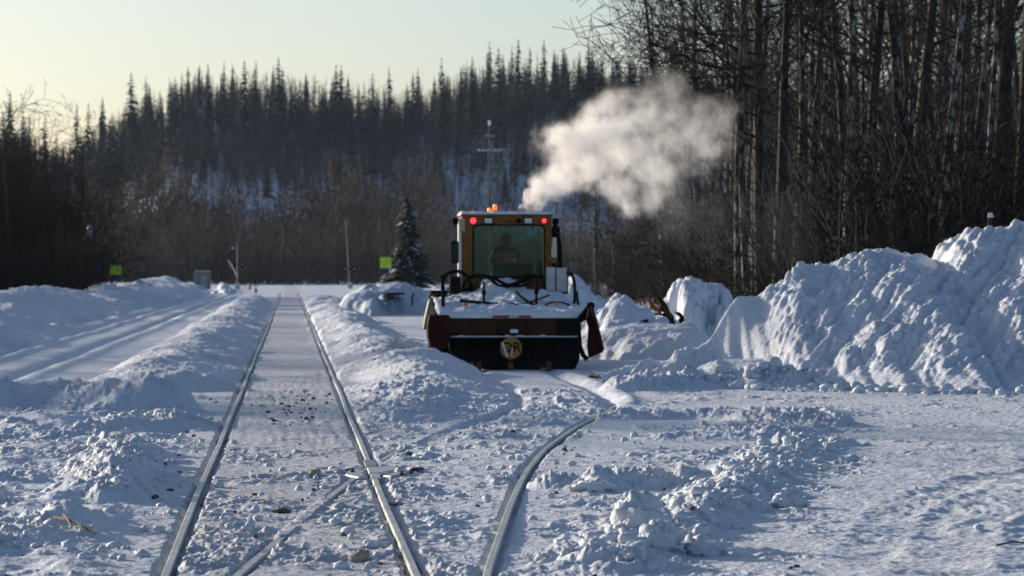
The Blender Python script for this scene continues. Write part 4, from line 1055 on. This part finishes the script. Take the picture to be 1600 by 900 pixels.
for x0, x1 in ((cx0, cx0 + .06), (cx1 - .06, cx1)):
    sd_.box(x0, x1, yc + .073, ye, zf0, zw0 + .02); sd_.box(x0, x1, ye - .09, ye, zw0 + .02, zr - .10); sd_.box(x0, x1, yc + .073, ye, zr - .10, zr)
    sd_.box(x0, x1, yc + .85, yc + .93, zw0 + .02, zr - .10)
sd_.box(cx0 + .06, cx1 - .06, ye - .06, ye, zf0, zw0 - .1); sd_.box(cx0 + .06, cx1 - .06, ye - .06, ye, zr - .14, zr)
sd_.build('cab_side', MT['yellow_paint'], ld, .008)
for x0 in (cx0 + .02, cx1 - .03):
    g4 = MB(); g4.box(x0, x0 + .008, yc + .075, ye - .09, zw0 + .022, zr - .102); g4.build('side_window', MT['cab_glass'], ld)
g4 = MB(); g4.box(cx0 + .062, cx1 - .062, ye - .03, ye - .022, zw0 - .098, zr - .142); g4.build('windscreen', MT['cab_glass'], ld)
rf = MB(); rf.box(cx0 - .02, cx1 + .02, yc - .04, ye + .12, zr + .003, zr + .045); roof = rf.build('cab_roof', MT['yellow_paint'], ld, .02)
snow_sheet(roof, cx0 - .015, cx1 + .015, yc - .03, ye + .1, lambda X, Y: zr + .085 + .03 * fbm(X / .3, Y / .4, 3, 3), .03, under=.06)
fl = MB(); fl.box(cx0 + .02, cx1 - .02, yc + .08, ye - .08, zf0 - .03, zf0 + .02); fl.build('cab_floor', MT['black_steel'], ld)
# white door edge and work lamp on the left; white strip on the right
B(716.5, 721.5, 450, 345, Yc + .02, Yc + .5).build('door_post', MT['white_panel'], ld, .01)
m = MB(); m.box(*sorted((lx(717, Yc), lx(726, Yc))), yc - .10, yc - .005, lz(362, Yc), lz(342, Yc)); m.build('corner_plate', MT['tan_steel'], ld, .01)
def lamp(name, c, r, mat, house='black_steel', depth=.05, axis='y'):
    m = MB(); m.lathe([(r * 1.15, 0), (r * 1.15, depth)], c, axis, 20); h_ = m.build(name, MT[house], ld, .004)
    m = MB(); m.lathe([(r, -.014), (r * .85, -.022), (r * .2, -.026)][::-1] + [(r, .004)], c, axis, 20); m.build('lens', MT[mat], h_, 0, True); return h_
lamp('tail_lamp', (lx(739, Yc), yc - .055, lz(345, Yc)), .060, 'lamp_red')
lamp('tail_lamp', (lx(850, Yc), yc - .055, lz(345, Yc)), .044, 'lamp_red')
lamp('horn', (lx(810.5, Yc), yc - .055, lz(345, Yc)), .042, 'black_steel')
for px in (763, 825.5):
    h_ = B(px - 7.2, px + 7.2, 350, 339.5, Yc - .06, Yc - .005).build('work_lamp', MT['black_steel'], ld, .01)
    B(px - 5.8, px + 5.8, 348.6, 341, Yc - .068, Yc - .058).build('lens', MT['lens_white'], h_, .003)
B(791, 799, 347, 345, Yc - .012, Yc - .003).build('vent_slot', MT['black_steel'], ld)
for px, pyb, pyt, off in ((765, 331.5, 325, .45), (773.5, 329, 319.5, .55)):
    base = LP(px, pyb, Yc + off); zt_ = lz(pyt, Yc + off)
    m = MB(); m.tube([(base[0], base[1], zr + .05), base], .012, 8); m.lathe([(.045, -.03), (.045, 0)], base, 'z', 14); b_ = m.build('beacon', MT['black_steel'], ld)
    m = MB(); m.lathe([(.042, 0), (.042, (zt_ - base[2]) * .7), (.03, (zt_ - base[2])), (.005, (zt_ - base[2]) * 1.05)], base, 'z', 16); m.build('beacon_dome', MT['beacon_amber'], b_, 0, True)
# work lamps on the left corner, mirror, muffler, exhaust
m = MB(); m.tube([LP(722, 346, Yc), LP(714, 343, Yc)], .02, 8); m.lathe([(.07, -.06), (.075, 0), (.05, .05)], LP(712, 346, Yc - .02), 'x', 14); m.build('flood_lamp', MT['black_steel'], ld, 0, True)
m = MB(); m.tube([LP(720, 379, Yc + .1), LP(708, 377, Yc + .1)], .014, 8); m.tube([LP(720, 408, Yc + .1), LP(710, 411, Yc + .1)], .014, 8)
mr = m.build('mirror_arm', MT['black_steel'], ld)
B(704.5, 717, 411, 378, Yc + .05, Yc + .13).build('mirror_shell', MT['black_steel'], mr, .02)
B(706.5, 715, 408, 381, Yc + .035, Yc + .052).build('mirror_glass', MT['cab_glass'], mr, .004)
m = MB(); c = LP(868, 355, Yc + .3)
m.lathe([(.05, -.20), (.09, -.19), (.095, -.02), (.075, .0), (.05, .02), (.05, .06), (.068, .08), (.068, .16), (.04, .18)], c, 'z', 18); m.build('air_cleaner', MT['black_steel'], ld, 0, True)
hose([LP(871, 368, Yc + .3), LP(874, 385, Yc + .3), LP(875, 418, Yc + .3)], .05, 'black_steel', 'exhaust_pipe', n=12)
B(863, 869.5, 402, 371, Yc + .1, Yc + .3).build('side_panel', MT['white_panel'], ld, .008)
B(863, 870, 420, 411, Yc + .1, Yc + .35).build('bracket', MT['black_steel'], ld, .008)
B(853.5, 867.5, 455, 417.5, Yc - .8, Yc - .76).build('radiator_panel', MT['grey_panel'], ld, .01)
B(869.5, 886, 456, 418.5, Yc - .8, Yc - .76).build('radiator_panel', MT['grey_panel'], ld, .01)
B(852, 888, 470, 420, Yc - .74, Yc - .2).build('radiator_housing', MT['black_steel'], ld, .01)
# wheels: rear pair beside the cab, front pair beyond
def wheel(x, y, z, r, wd):
    m = MB(); prof = [(r * .55, -wd / 2), (r * .9, -wd / 2), (r, -wd * .38), (r, wd * .38), (r * .9, wd / 2), (r * .55, wd / 2)]
    m.lathe(prof, (x, y, z), 'x', 40)
    for k in range(26):
        a = k / 26 * 6.283; s_ = 1 if k % 2 else -1
        for t in (-.25, .25):
            cy_, cz_ = y + math.cos(a + t * .12) * r, z + math.sin(a + t * .12) * r
            m.box(x + (t - .22) * wd * .9, x + (t + .22) * wd * .9, cy_ - .03, cy_ + .03, cz_ - .03, cz_ + .03)
    w_ = m.build('wheel', MT['rubber'], ld)
    m = MB(); m.lathe([(r * .54, -wd * .36), (r * .30, -wd * .30), (r * .12, -wd * .40), (r * .12, wd * .40), (r * .30, wd * .30), (r * .54, wd * .36)], (x, y, z), 'x', 28)
    m.build('rim', MT['yellow_paint'], w_, 0, True)
for y_ in (4.05, 7.0):
    for s_ in (-1, 1): wheel(s_ * .98 - .12, y_, .72, .70, .48)
fd = MB(); fd.prism_x([(3.2, 1.38), (3.35, 1.52), (4.7, 1.52), (4.85, 1.3), (4.75, 1.3), (4.6, 1.45), (3.4, 1.45), (3.25, 1.3)], lx(702, 75.5), lx(702, 75.5) + .45); fd.build('fender', MT['black_steel'], ld, .01)
B(703, 720, 475, 432, 75.1, 75.7).build('tool_box', MT['black_steel'], ld, .03)
# chassis, boom and bucket (beyond the cab)
ch = MB(); ch.prism_x([(.9, .45), (.9, .98), (3.0, 1.1), (3.9, zf0 - .04), (5.7, zf0 - .04), (6.2, 1.5), (7.6, 1.35), (8.0, .9), (7.6, .4)], -.62, .42); ch.build('chassis', MT['yellow_paint'], ld, .02)
for s_ in (-.55, .35):
    bm_ = MB(); bm_.prism_x([(5.9, 1.45), (6.3, 1.75), (8.2, .95), (8.9, .5), (8.6, .35), (7.8, .65), (6.2, 1.35)], s_ - .05, s_ + .05); bm_.build('lift_arm', MT['yellow_paint'], ld, .015)
bk = MB(); bk.prism_x([(8.6, .25), (8.45, 1.15), (8.65, 1.2), (8.85, .6), (9.1, .3), (9.7, .12), (9.7, .05), (8.9, .08)], -1.22, 1.1); bk.build('bucket', MT['tan_steel'], ld, .01)
# guide wheels under the plough box
for px in (737, 748, 798, 857):
    m = MB(); m.lathe([(.06, -.05), (.10, -.04), (.10, .04), (.06, .05)], LP(px, 573, 71.9), 'x', 18); m.build('guide_wheel', MT['rust_brown'], ld, 0, True)
m = MB(); m.box(ec[0] - .05, ec[0] + .05, -.06, .05, lz(582, 71.9), lz(563, 71.9)); m.build('hitch', MT['black_steel'], ld, .01)
m = MB(); m.box(lx(845, 71.9), lx(862, 71.9), -.04, .06, lz(577, 71.9), lz(572, 71.9)); m.build('skid', MT['yellow_paint'], ld, .01)
# seat, console, wheel in the cab
m = MB(); m.prism_x([(4.55, zf0), (4.52, zf0 + .55), (4.62, zf0 + .58), (4.68, zf0 + .42), (5.15, zf0 + .40), (5.15, zf0 + .3), (4.75, zf0 + .1)], lx(768, Yc + .6), lx(832, Yc + .6)); st = m.build('seat', MT['seat_cloth'], ld, .03)
m = MB(); m.box(lx(836, 77), lx(846, 77), 4.6, 5.3, zf0, zf0 + .62); m.build('console', MT['black_steel'], ld, .02)
m = MB(); c = (lx(792, 77.3), 5.42, zf0 + .78)
for k in range(20):
    a, b2 = k / 20 * 6.283, (k + 1) / 20 * 6.283
    m.tube([(c[0] + .2 * math.cos(a), c[1] + .07 * math.sin(a), c[2] + .19 * math.sin(a)), (c[0] + .2 * math.cos(b2), c[1] + .07 * math.sin(b2), c[2] + .19 * math.sin(b2))], .014, 6)
m.tube([c, (c[0], 5.6, zf0 + .3)], .03, 8); m.build('steering_wheel', MT['black_steel'], ld, 0, True)

# the driver ------------------------------------------------------------------------------
def skin_body(name, verts, edges, radii, mat, parent=None, sub=2, loc=(0, 0, 0)):
    me = bpy.data.meshes.new(name); me.from_pydata(verts, edges, []); me.materials.append(MT[mat]); o = link(name, me, parent, loc)
    s = o.modifiers.new('skin', 'SKIN'); s.use_smooth_shade = True
    for v, r in zip(me.skin_vertices[0].data, radii): v.radius = r if isinstance(r, tuple) else (r, r)
    me.skin_vertices[0].data[0].use_root = True
    b = o.modifiers.new('sub', 'SUBSURF'); b.levels = sub; b.render_levels = sub
    bpy.context.view_layer.update()
    m2 = bpy.data.meshes.new_from_object(o.evaluated_get(bpy.context.evaluated_depsgraph_get())); o.modifiers.clear(); o.data = m2
    m2.polygons.foreach_set('use_smooth', np.ones(len(m2.polygons), bool)); return o
sx, sy, sz = lx(790, 76.8) + LX0, LY0 + 4.82, zf0 + .33      # hip point
v = [(0, 0, .08), (0, -.02, .28), (0, -.03, .46), (0, -.02, .54), (0, 0, .60), (0, .02, .68), (0, .03, .75),
     (-.19, -.02, .50), (-.27, .12, .27), (-.17, .36, .36), (.19, -.02, .50), (.27, .12, .27), (.17, .36, .36),
     (-.10, .02, .06), (-.14, .42, .06), (-.15, .50, -.34), (-.15, .62, -.38), (.10, .02, .06), (.14, .42, .06), (.15, .50, -.34), (.15, .62, -.38)]
e_ = [(0, 1), (1, 2), (2, 3), (3, 4), (4, 5), (5, 6), (2, 7), (7, 8), (8, 9), (2, 10), (10, 11), (11, 12), (0, 13), (13, 14), (14, 15), (15, 16), (0, 17), (17, 18), (18, 19), (19, 20)]
r_ = [(.16, .13), (.15, .12), (.17, .12), .075, .085, (.11, .12), (.09, .10), .075, .055, .04, .075, .055, .04, .09, .07, .05, .045, .09, .07, .05, .045]
per = thing('person', 'driver seated in the cab behind the rear window, orange over the shoulders', 'person', (sx, sy, sz), 0)
skin_body('body', v, e_, r_, 'cloth_dark', per)
jk = skin_body('jacket', [(0, -.01, .10), (0, -.02, .28), (0, -.03, .47), (-.20, -.02, .49), (-.28, .11, .28), (-.20, .30, .34), (.20, -.02, .49), (.28, .11, .28), (.20, .30, .34)],
          [(0, 1), (1, 2), (2, 3), (3, 4), (4, 5), (2, 6), (6, 7), (7, 8)], [(.18, .15), (.17, .14), (.175, .135), .09, .072, .055, .09, .072, .055], 'cloth_orange', per)
m = MB(); m.lathe([(.125, .0), (.135, .04), (.12, .11), (.075, .15), (.01, .165)], (0, .02, .68), 'z', 18); m.build('hat', MT['cloth_dark'], per, 0, True)
for s_ in (-1, 1):
    hand = [(s_ * .17, .36, .36), (s_ * .165, .42, .38), (s_ * .16, .45, .385)]; vv = list(hand); ee = [(0, 1), (1, 2)]; rr = [.03, .034, .03]
    for k, (dx, ln) in enumerate(((-.028, .07), (-.01, .08), (.010, .075), (.028, .055))):
        b0 = len(vv); vv += [(s_ * .16 + dx, .46, .385), (s_ * .16 + dx, .46 + ln * .6, .372), (s_ * .16 + dx, .46 + ln * .7, .335)]; ee += [(2, b0), (b0, b0 + 1), (b0 + 1, b0 + 2)]; rr += [.011, .010, .009]
    b0 = len(vv); vv += [(s_ * .16 - s_ * .04, .42, .37), (s_ * .16 - s_ * .055, .455, .352)]; ee += [(1, b0), (b0, b0 + 1)]; rr += [.012, .010]
    skin_body('hand', vv, ee, rr, 'skin', per, 1)

# ------------------------------------------------------------------ attachment buried in the snow
Ya = 87.0
at = thing('plough_attachment', 'yellow and black machine attachment with curved hooks, half buried in snow', 'attachment', (P(1010, 500, Ya)[0], Ya, 0))
ax_, ay_ = at.location[0], Ya
def AP(px, py, Y=Ya): p = P(px, py, Y); return (float(p[0]) - ax_, Y - ay_, float(p[2]))
def plate(pts, y0, y1, Y=Ya): 
    m = MB(); m.prism([(float(P(a, b, Y)[0]) - ax_, float(P(a, b, Y)[2])) for a, b in pts], y0, y1); return m
plate([(999, 466), (1004, 465), (1009, 468), (1013, 474), (1020, 481), (1026, 484), (1024, 489), (1012, 483), (1007, 481), (1007, 475), (1004, 470)], -1.3, -1.1).build('hook', MT['yellow_paint'], at, .01)
plate([(1015, 464), (1021, 464), (1029, 469), (1035, 478), (1038, 487), (1043, 493), (1040, 496), (1030, 489), (1022, 482), (1024, 476), (1021, 470)], -1.35, -1.12).build('hook', MT['brown_grime'], at, .01)
plate([(1023, 489), (1040, 488), (1044, 494), (1046, 506), (1043, 514), (1036, 512), (1039, 502), (1034, 494), (1024, 492)], -1.3, -1.05).build('bracket', MT['black_steel'], at, .01)
plate([(1047, 486), (1054, 487), (1060, 493), (1061, 500), (1056, 505), (1052, 500), (1055, 495), (1049, 490)], -1.2, -1.0).build('bracket', MT['black_steel'], at, .01)
plate([(964, 513), (969, 510), (978, 515), (985, 509), (986, 512), (976, 519), (968, 526), (964, 525)], -1.9, -1.7).build('arm_end', MT['yellow_paint'], at, .01)
def ahose(pts, r, name='hose', mat='rubber'):
    o = hose([AP(a, b, Ya - 1.75) for a, b in pts], r, mat, name, at); return o
ahose([(991, 515), (997, 507), (1006, 502), (1013, 501)], .035); ahose([(1003, 503), (1009, 506), (1012, 514)], .04); ahose([(993, 515), (1001, 516)], .045)
ahose([(1022, 491), (1032, 490)], .025, 'pin', 'rust_brown')

# ------------------------------------------------------------------ signs, poles, hut
def sign(px, sy0, sy1, half, Y, label, extra=False):
    c = P(px, (sy0 + sy1) / 2, Y); s = half / F * Y; hh = (sy1 - sy0) / 2 / F * Y
    t = thing('lime_sign', label, 'sign', (c[0], Y, -.1)); z = c[2] + .1
    m = MB(); m.box(-.03, .03, .0, .06, 0, z + hh * .8); m.build('post', MT['pole_grey'], t)
    m = MB(); m.prism(rrect(-s, s, z - hh, z + hh, .04), -.03, -.005); m.build('sign_panel', MT['sign_lime'], t)
    m = MB(); m.prism(rrect(-s * .55, s * .55, z - hh - 8 / F * Y, z - hh - .02, .02), -.03, -.005); m.build('number_plate', MT['navy_panel'], t)
    if extra:
        m = MB(); m.tube([(0, .03, z + hh), (.18, .03, z + hh + .30), (.38, .03, z + hh + .62)], .05, 6); m.build('bracket', MT['black_steel'], t)
sign(180.5, 414.5, 429, 8.5, 245, 'lime sign with a small navy plate beneath, beside the left trees')
sign(602.5, 402, 419, 8.7, 300, 'lime sign with a small navy plate beneath, beside the snowy spruce', True)
def pole(name, label, cat, px, ytop, Y, r=.12, mat='wood_pole', lean=0.0):
    b0 = P(px, 450, Y); top = P(px + lean, ytop, Y); t = thing(name, label, cat, (b0[0], Y, -.3)); H_ = float(top[2]) + .3
    m = MB(); m.tube([(0, 0, 0), (float(top[0] - b0[0]), 0, H_)], r, 10, r * .7); m.build('pole', MT[mat], t, 0, True); return t, H_, float(top[0] - b0[0])
def zz(py, Y): return float(P(800, py, Y)[2]) + .3
Y = 420
t, H_, tx = pole('utility_pole', 'tall power pole with snow capped crossarm above the loader', 'power pole', 765, 190, Y, .17)
for py, w_ in ((213, .55), (236, 1.35)):
    z = zz(py, Y); m = MB(); m.box(-w_ + tx, w_ + tx, -.12, .12, z - .14, z); a_ = m.build('crossarm', MT['wood_pole'], t)
    snow_sheet(a_, -w_ + tx, w_ + tx, -.13, .13, lambda X, Y_: z + .10 + .05 * NS[2](X / .5, Y_), .06, under=.06)
m = MB(); m.lathe([(.10, 0), (.16, .2), (.14, .55), (.05, .62)], (tx, 0, zz(197, Y)), 'z', 12); m.build('snow_cap', MT['snow_clean'], t, 0, True)
for dx in (-1.2, -.7, .7, 1.2):
    m = MB(); m.lathe([(.04, 0), (.08, .08), (.05, .14), (.08, .2), (.02, .26)], (tx + dx, 0, zz(236, Y) + .02), 'z', 8); m.build('insulator', MT['white_panel'], t)
m = MB(); m.lathe([(.05, -.1), (.12, 0), (.05, .1)], (tx + .85, -.1, zz(261, Y)), 'z', 10); m.tube([(tx, 0, zz(259, Y)), (tx + .85, -.1, zz(260, Y))], .03, 6); m.build('insulator', MT['tan_steel'], t)
Y = 280
t, H_, tx = pole('utility_pole', 'power pole with transformer and snow topped crossarm among the left trees', 'power pole', 141, 332, Y, .14)
z = zz(335, Y); m = MB(); m.box(-.7, .7, -.08, .08, z - .10, z); a_ = m.build('crossarm', MT['wood_pole'], t); snow_sheet(a_, -.7, .7, -.09, .09, lambda X, Y_: z + .08 + 0 * X, .05, under=.05)
m = MB(); m.lathe([(.18, 0), (.2, .04), (.2, .75), (.12, .85)], (0, -.3, zz(372, Y)), 'z', 16); m.build('transformer', MT['grey_panel'], t, 0, True)
m = MB(); m.lathe([(.12, 0), (.19, .03), (.05, .12)], (0, -.3, zz(372, Y) + .85), 'z', 12); m.build('snow_cap', MT['snow_clean'], t, 0, True)
def crossing(px, ytop, Y, label, lamp_y, lean=0.0, arms=True):
    t, H_, tx = pole('crossing_signal', label, 'crossing signal', px, ytop, Y, .09, 'pole_grey', lean)
    z = zz(lamp_y, Y)
    m = MB(); m.box(-.65, .65, -.06, .04, z - .05, z + .05); m.build('lamp_arm', MT['black_steel'], t)
    for s_ in (-1, 1):
        m = MB(); m.lathe([(.28, -.03), (.28, 0), (.10, .12)], (s_ * .5, -.10, z), 'y', 20); h_ = m.build('lamp_backing', MT['black_steel'], t)
        m = MB(); m.lathe([(.10, -.06), (.12, -.035)], (s_ * .5, -.10, z), 'y', 14); m.build('lens', MT['tan_steel'], h_)
    m = MB(); m.box(-.28, .28, -.2, .25, .2, 1.1); m.build('base_box', MT['grey_panel'], t, .02); return t
crossing(547, 342, 430, 'crossing signal with a tall pale mast left of the snowy spruce', 420, -7)
t = crossing(371, 378, 400, 'crossing signal and half raised gate arm left of the track', 413)
z = zz(389, 400); m = MB(); m.box(-.55, .1, -.14, -.10, z - .04, z + .04); m.build('bracket', MT['pole_grey'], t)
m = MB(); m.lathe([(.10, -.05), (.12, 0)], (-.5, -.16, z + .08), 'y', 12); m.build('lens', MT['tan_steel'], t)
hose([(0, -.2, zz(432, 400)), (-.5, -.2, zz(418, 400)), (-.95, -.2, zz(407, 400))], .06, 'white_panel', 'gate_arm', t)
# instrument hut
Y = 352; c = P(316, 440, Y); t = thing('signal_hut', 'small grey instrument hut standing on snow by the crossing', 'hut', (c[0], Y, .35))
w_ = 12.5 / F * Y; zt_ = float(P(316, 425, Y)[2]) - .35
m = MB(); m.box(-w_, w_, 0, 1.6, 0, zt_); m.build('wall', MT['hut_grey'], t, .02)
m = MB(); m.box(-.10, w_ * .62, -.02, -.004, .05, zt_ - .28); dd_ = m.build('door', MT['hut_door'], t); m = MB(); m.box(w_ * .5, w_ * .56, -.06, -.02, zt_ * .45, zt_ * .53); m.build('handle', MT['black_steel'], dd_)
m = MB(); m.prism([(-w_ - .08, zt_ + .003), (w_ + .08, zt_ + .003), (w_ * .9, zt_ + .14), (-w_ * .9, zt_ + .14)], -.1, 1.7); m.build('roof', MT['grey_panel'], t)
# small things near the far end of the track
m = MB(); p = P(400, 458, 300); m.tube([(0, 0, -.3), (0, 0, float(P(400, 433, 300)[2]))], .035, 8, .03); m.box(-.09, .09, -.05, .05, .3, .6)
tag(m.build('marker_stake', MT['black_steel'], None, 0, False, (p[0], 300, 0)), 'thin dark stake standing left of the far rails', 'stake')
m = MB(); p = P(390, 450, 380); zt_ = float(P(390, 442, 380)[2]); m.lathe([(.16, .2), (.13, zt_ * .6), (.10, zt_)], (0, 0, 0), 'z', 12)
tag(m.build('marker_post', simple('post_orange', (.55, .22, .10), (.45, .2, .1)), None, 0, False, (p[0], 380, 0)), 'short orange marker post between the stake and crossing signal', 'marker post')
Y = 166; p = P(618, 465, Y); t = thing('steel_beam', 'dark steel beam poking from the snow heap left of the loader', 'steel beam', (p[0], Y, 0))
m = MB(); z1 = float(P(618, 458, Y)[2]); m.box(-.40, .37, -.2, 6.0, z1 - .09, z1); m.build('top_flange', MT['black_steel'], t, .01)
m = MB(); m.prism([(-.37, z1 - .20), (-.05, z1 - .16), (-.12, z1 - .26), (-.33, z1 - .28)], -.2, 0); m.build('foot', MT['black_steel'], t, .01)
p = P(644, 463, Y); m = MB(); m.tube([(0, 0, .4), (0, 0, float(P(644, 464, Y)[2])), (.09, 0, float(P(644, 458, Y)[2]))], .04, 6); tag(m.build('post_stub', MT['black_steel'], None, 0, False, (p[0], Y, 0)), 'short dark stub sticking out of the snow beside the beam', 'post')

# ------------------------------------------------------------------ exhaust plume
YP = 80.0
BL = [ # px, py, radius px, weight, depth offset
 (818, 327, 9, 1.6, -2.0), (832, 320, 14, 1.6, -1.9), (845, 302, 20, 1.5, -1.6), (860, 283, 27, 1.4, -1.3), (884, 262, 42, 1.3, -.9), (880, 225, 42, 1.1, -.7), (915, 232, 56, 1.25, -.4), (935, 190, 44, 1.1, 0),
 (965, 225, 66, 1.0, 0), (985, 270, 56, .6, .1), (1000, 190, 60, .6, .3), (1025, 290, 50, .45, .3), (1035, 240, 46, .40, .5), (1070, 190, 54, .34, .8), (1105, 205, 50, .30, 1.0), (1040, 150, 48, .16, .8), (985, 315, 24, .5, .3), (1050, 330, 50, .04, 1.0), (1100, 350, 66, .015, 1.4), (1215, 350, 80, .010, 3.0), (925, 262, 40, 1.2, -.4), (960, 165, 40, .55, .2), (1085, 240, 40, .14, .8)]
m = MB(); import bmesh
bm = bmesh.new()
for px, py, r, w_, dy in BL:
    p = P(px, py, YP + dy); R3 = r / F * YP * 1.42
    bmesh.ops.create_icosphere(bm, subdivisions=3, radius=R3, matrix=Matrix.Translation(Vector(p) - Vector((0, YP, 0))))
me = bpy.data.meshes.new('exhaust_smoke'); bm.to_mesh(me); bm.free()
sm = link('exhaust_smoke', me, None, (0, YP, 0))
md = sm.modifiers.new('remesh', 'REMESH'); md.mode = 'VOXEL'; md.voxel_size = .09
bpy.context.view_layer.update()
m2 = bpy.data.meshes.new_from_object(sm.evaluated_get(bpy.context.evaluated_depsgraph_get())); sm.modifiers.clear(); sm.data = m2
tag(sm, 'cream white exhaust plume drifting from behind the loader cab', 'smoke', None, 'stuff')
mat = bpy.data.materials.new('smoke'); mat.use_nodes = True; t = mat.node_tree; t.nodes.clear()
out = t.nodes.new('ShaderNodeOutputMaterial'); pv = t.nodes.new('ShaderNodeVolumePrincipled'); t.links.new(pv.outputs[0], out.inputs['Volume'])
pv.inputs['Color'].default_value = (.97, .96, .94, 1); pv.inputs['Anisotropy'].default_value = .45
tc = t.nodes.new('ShaderNodeTexCoord')
def mth(op, a, b=None, c=None):
    n_ = t.nodes.new('ShaderNodeMath'); n_.operation = op
    for i, v_ in enumerate((a, b, c)):
        if v_ is None: continue
        if isinstance(v_, (int, float)): n_.inputs[i].default_value = v_
        else: t.links.new(v_, n_.inputs[i])
    return n_.outputs[0]
# warp the coordinates so that the blobs billow
nz = t.nodes.new('ShaderNodeTexNoise'); nz.inputs['Scale'].default_value = 1.15; nz.inputs['Detail'].default_value = 5; nz.inputs['Roughness'].default_value = .58; t.links.new(tc.outputs['Object'], nz.inputs['Vector'])
vs = t.nodes.new('ShaderNodeVectorMath'); vs.operation = 'SUBTRACT'; t.links.new(nz.outputs['Color'], vs.inputs[0]); vs.inputs[1].default_value = (.5, .5, .5)
vm = t.nodes.new('ShaderNodeVectorMath'); vm.operation = 'MULTIPLY_ADD'; t.links.new(vs.outputs[0], vm.inputs[0]); vm.inputs[1].default_value = (1.25, 1.25, 1.25); t.links.new(tc.outputs['Object'], vm.inputs[2])
acc = None
for px, py, r, w_, dy in BL:
    p = P(px, py, YP + dy) - np.array((0, YP, 0)); R3 = r / F * YP
    ds = t.nodes.new('ShaderNodeVectorMath'); ds.operation = 'DISTANCE'; t.links.new(vm.outputs[0], ds.inputs[0]); ds.inputs[1].default_value = tuple(p)
    mr_ = t.nodes.new('ShaderNodeMapRange'); mr_.interpolation_type = 'SMOOTHSTEP'; t.links.new(ds.outputs[1], mr_.inputs[0])
    mr_.inputs[1].default_value = R3 * .35; mr_.inputs[2].default_value = R3 * 1.20; mr_.inputs[3].default_value = w_ / max(r / 40, .35); mr_.inputs[4].default_value = 0
    acc = mr_.outputs[0] if acc is None else mth('MAXIMUM', acc, mr_.outputs[0])
n2 = t.nodes.new('ShaderNodeTexNoise'); n2.inputs['Scale'].default_value = 2.0; n2.inputs['Detail'].default_value = 6; n2.inputs['Roughness'].default_value = .6; t.links.new(tc.outputs['Object'], n2.inputs['Vector'])
k_ = mth('MULTIPLY_ADD', n2.outputs[0], 7.5, -3.0); k_ = mth('MINIMUM', mth('MAXIMUM', k_, .05), 1.7)
t.links.new(mth('MULTIPLY', mth('MULTIPLY', acc, k_), 2.5), pv.inputs['Density'])
sm.data.materials.clear(); sm.data.materials.append(mat)

# ------------------------------------------------------------------ frosty air
hzb = MB(); hzb.box(-2400, 2400, -60, 2620, -3.2, 135)
hb_ = hzb.build('haze', (lambda: (bpy.data.materials.new('haze')))()); tag(hb_, 'thin frosty winter air over the whole clearing', None, None, 'stuff')
mat = hb_.data.materials[0]; mat.use_nodes = True; t = mat.node_tree; t.nodes.clear()
out = t.nodes.new('ShaderNodeOutputMaterial'); pv = t.nodes.new('ShaderNodeVolumePrincipled'); t.links.new(pv.outputs[0], out.inputs['Volume'])
pv.inputs['Color'].default_value = (.60, .76, 1, 1); pv.inputs['Density'].default_value = 0.000024; pv.inputs['Anisotropy'].default_value = .3

p = P(1546, 362, 73); b_ = MB(); z0_ = float(p[2]) - 1.2; b_.tube([(0, 0, z0_), (.02, 0, float(P(1546, 338, 73)[2]))], .055, 10, .05)
t = thing('snag', 'pale snow capped broken stub standing just behind the highest snow', 'tree stub', (p[0], 73, 0)); b_.build('stub', MT['bark_pale'], t, 0, True)
blob(t, 'snow_cap', [(.02, 0, float(P(1546, 340, 73)[2])), (.02, 0, float(P(1546, 333, 73)[2]))], .065, 'snow_clean', 7, 10, .6)
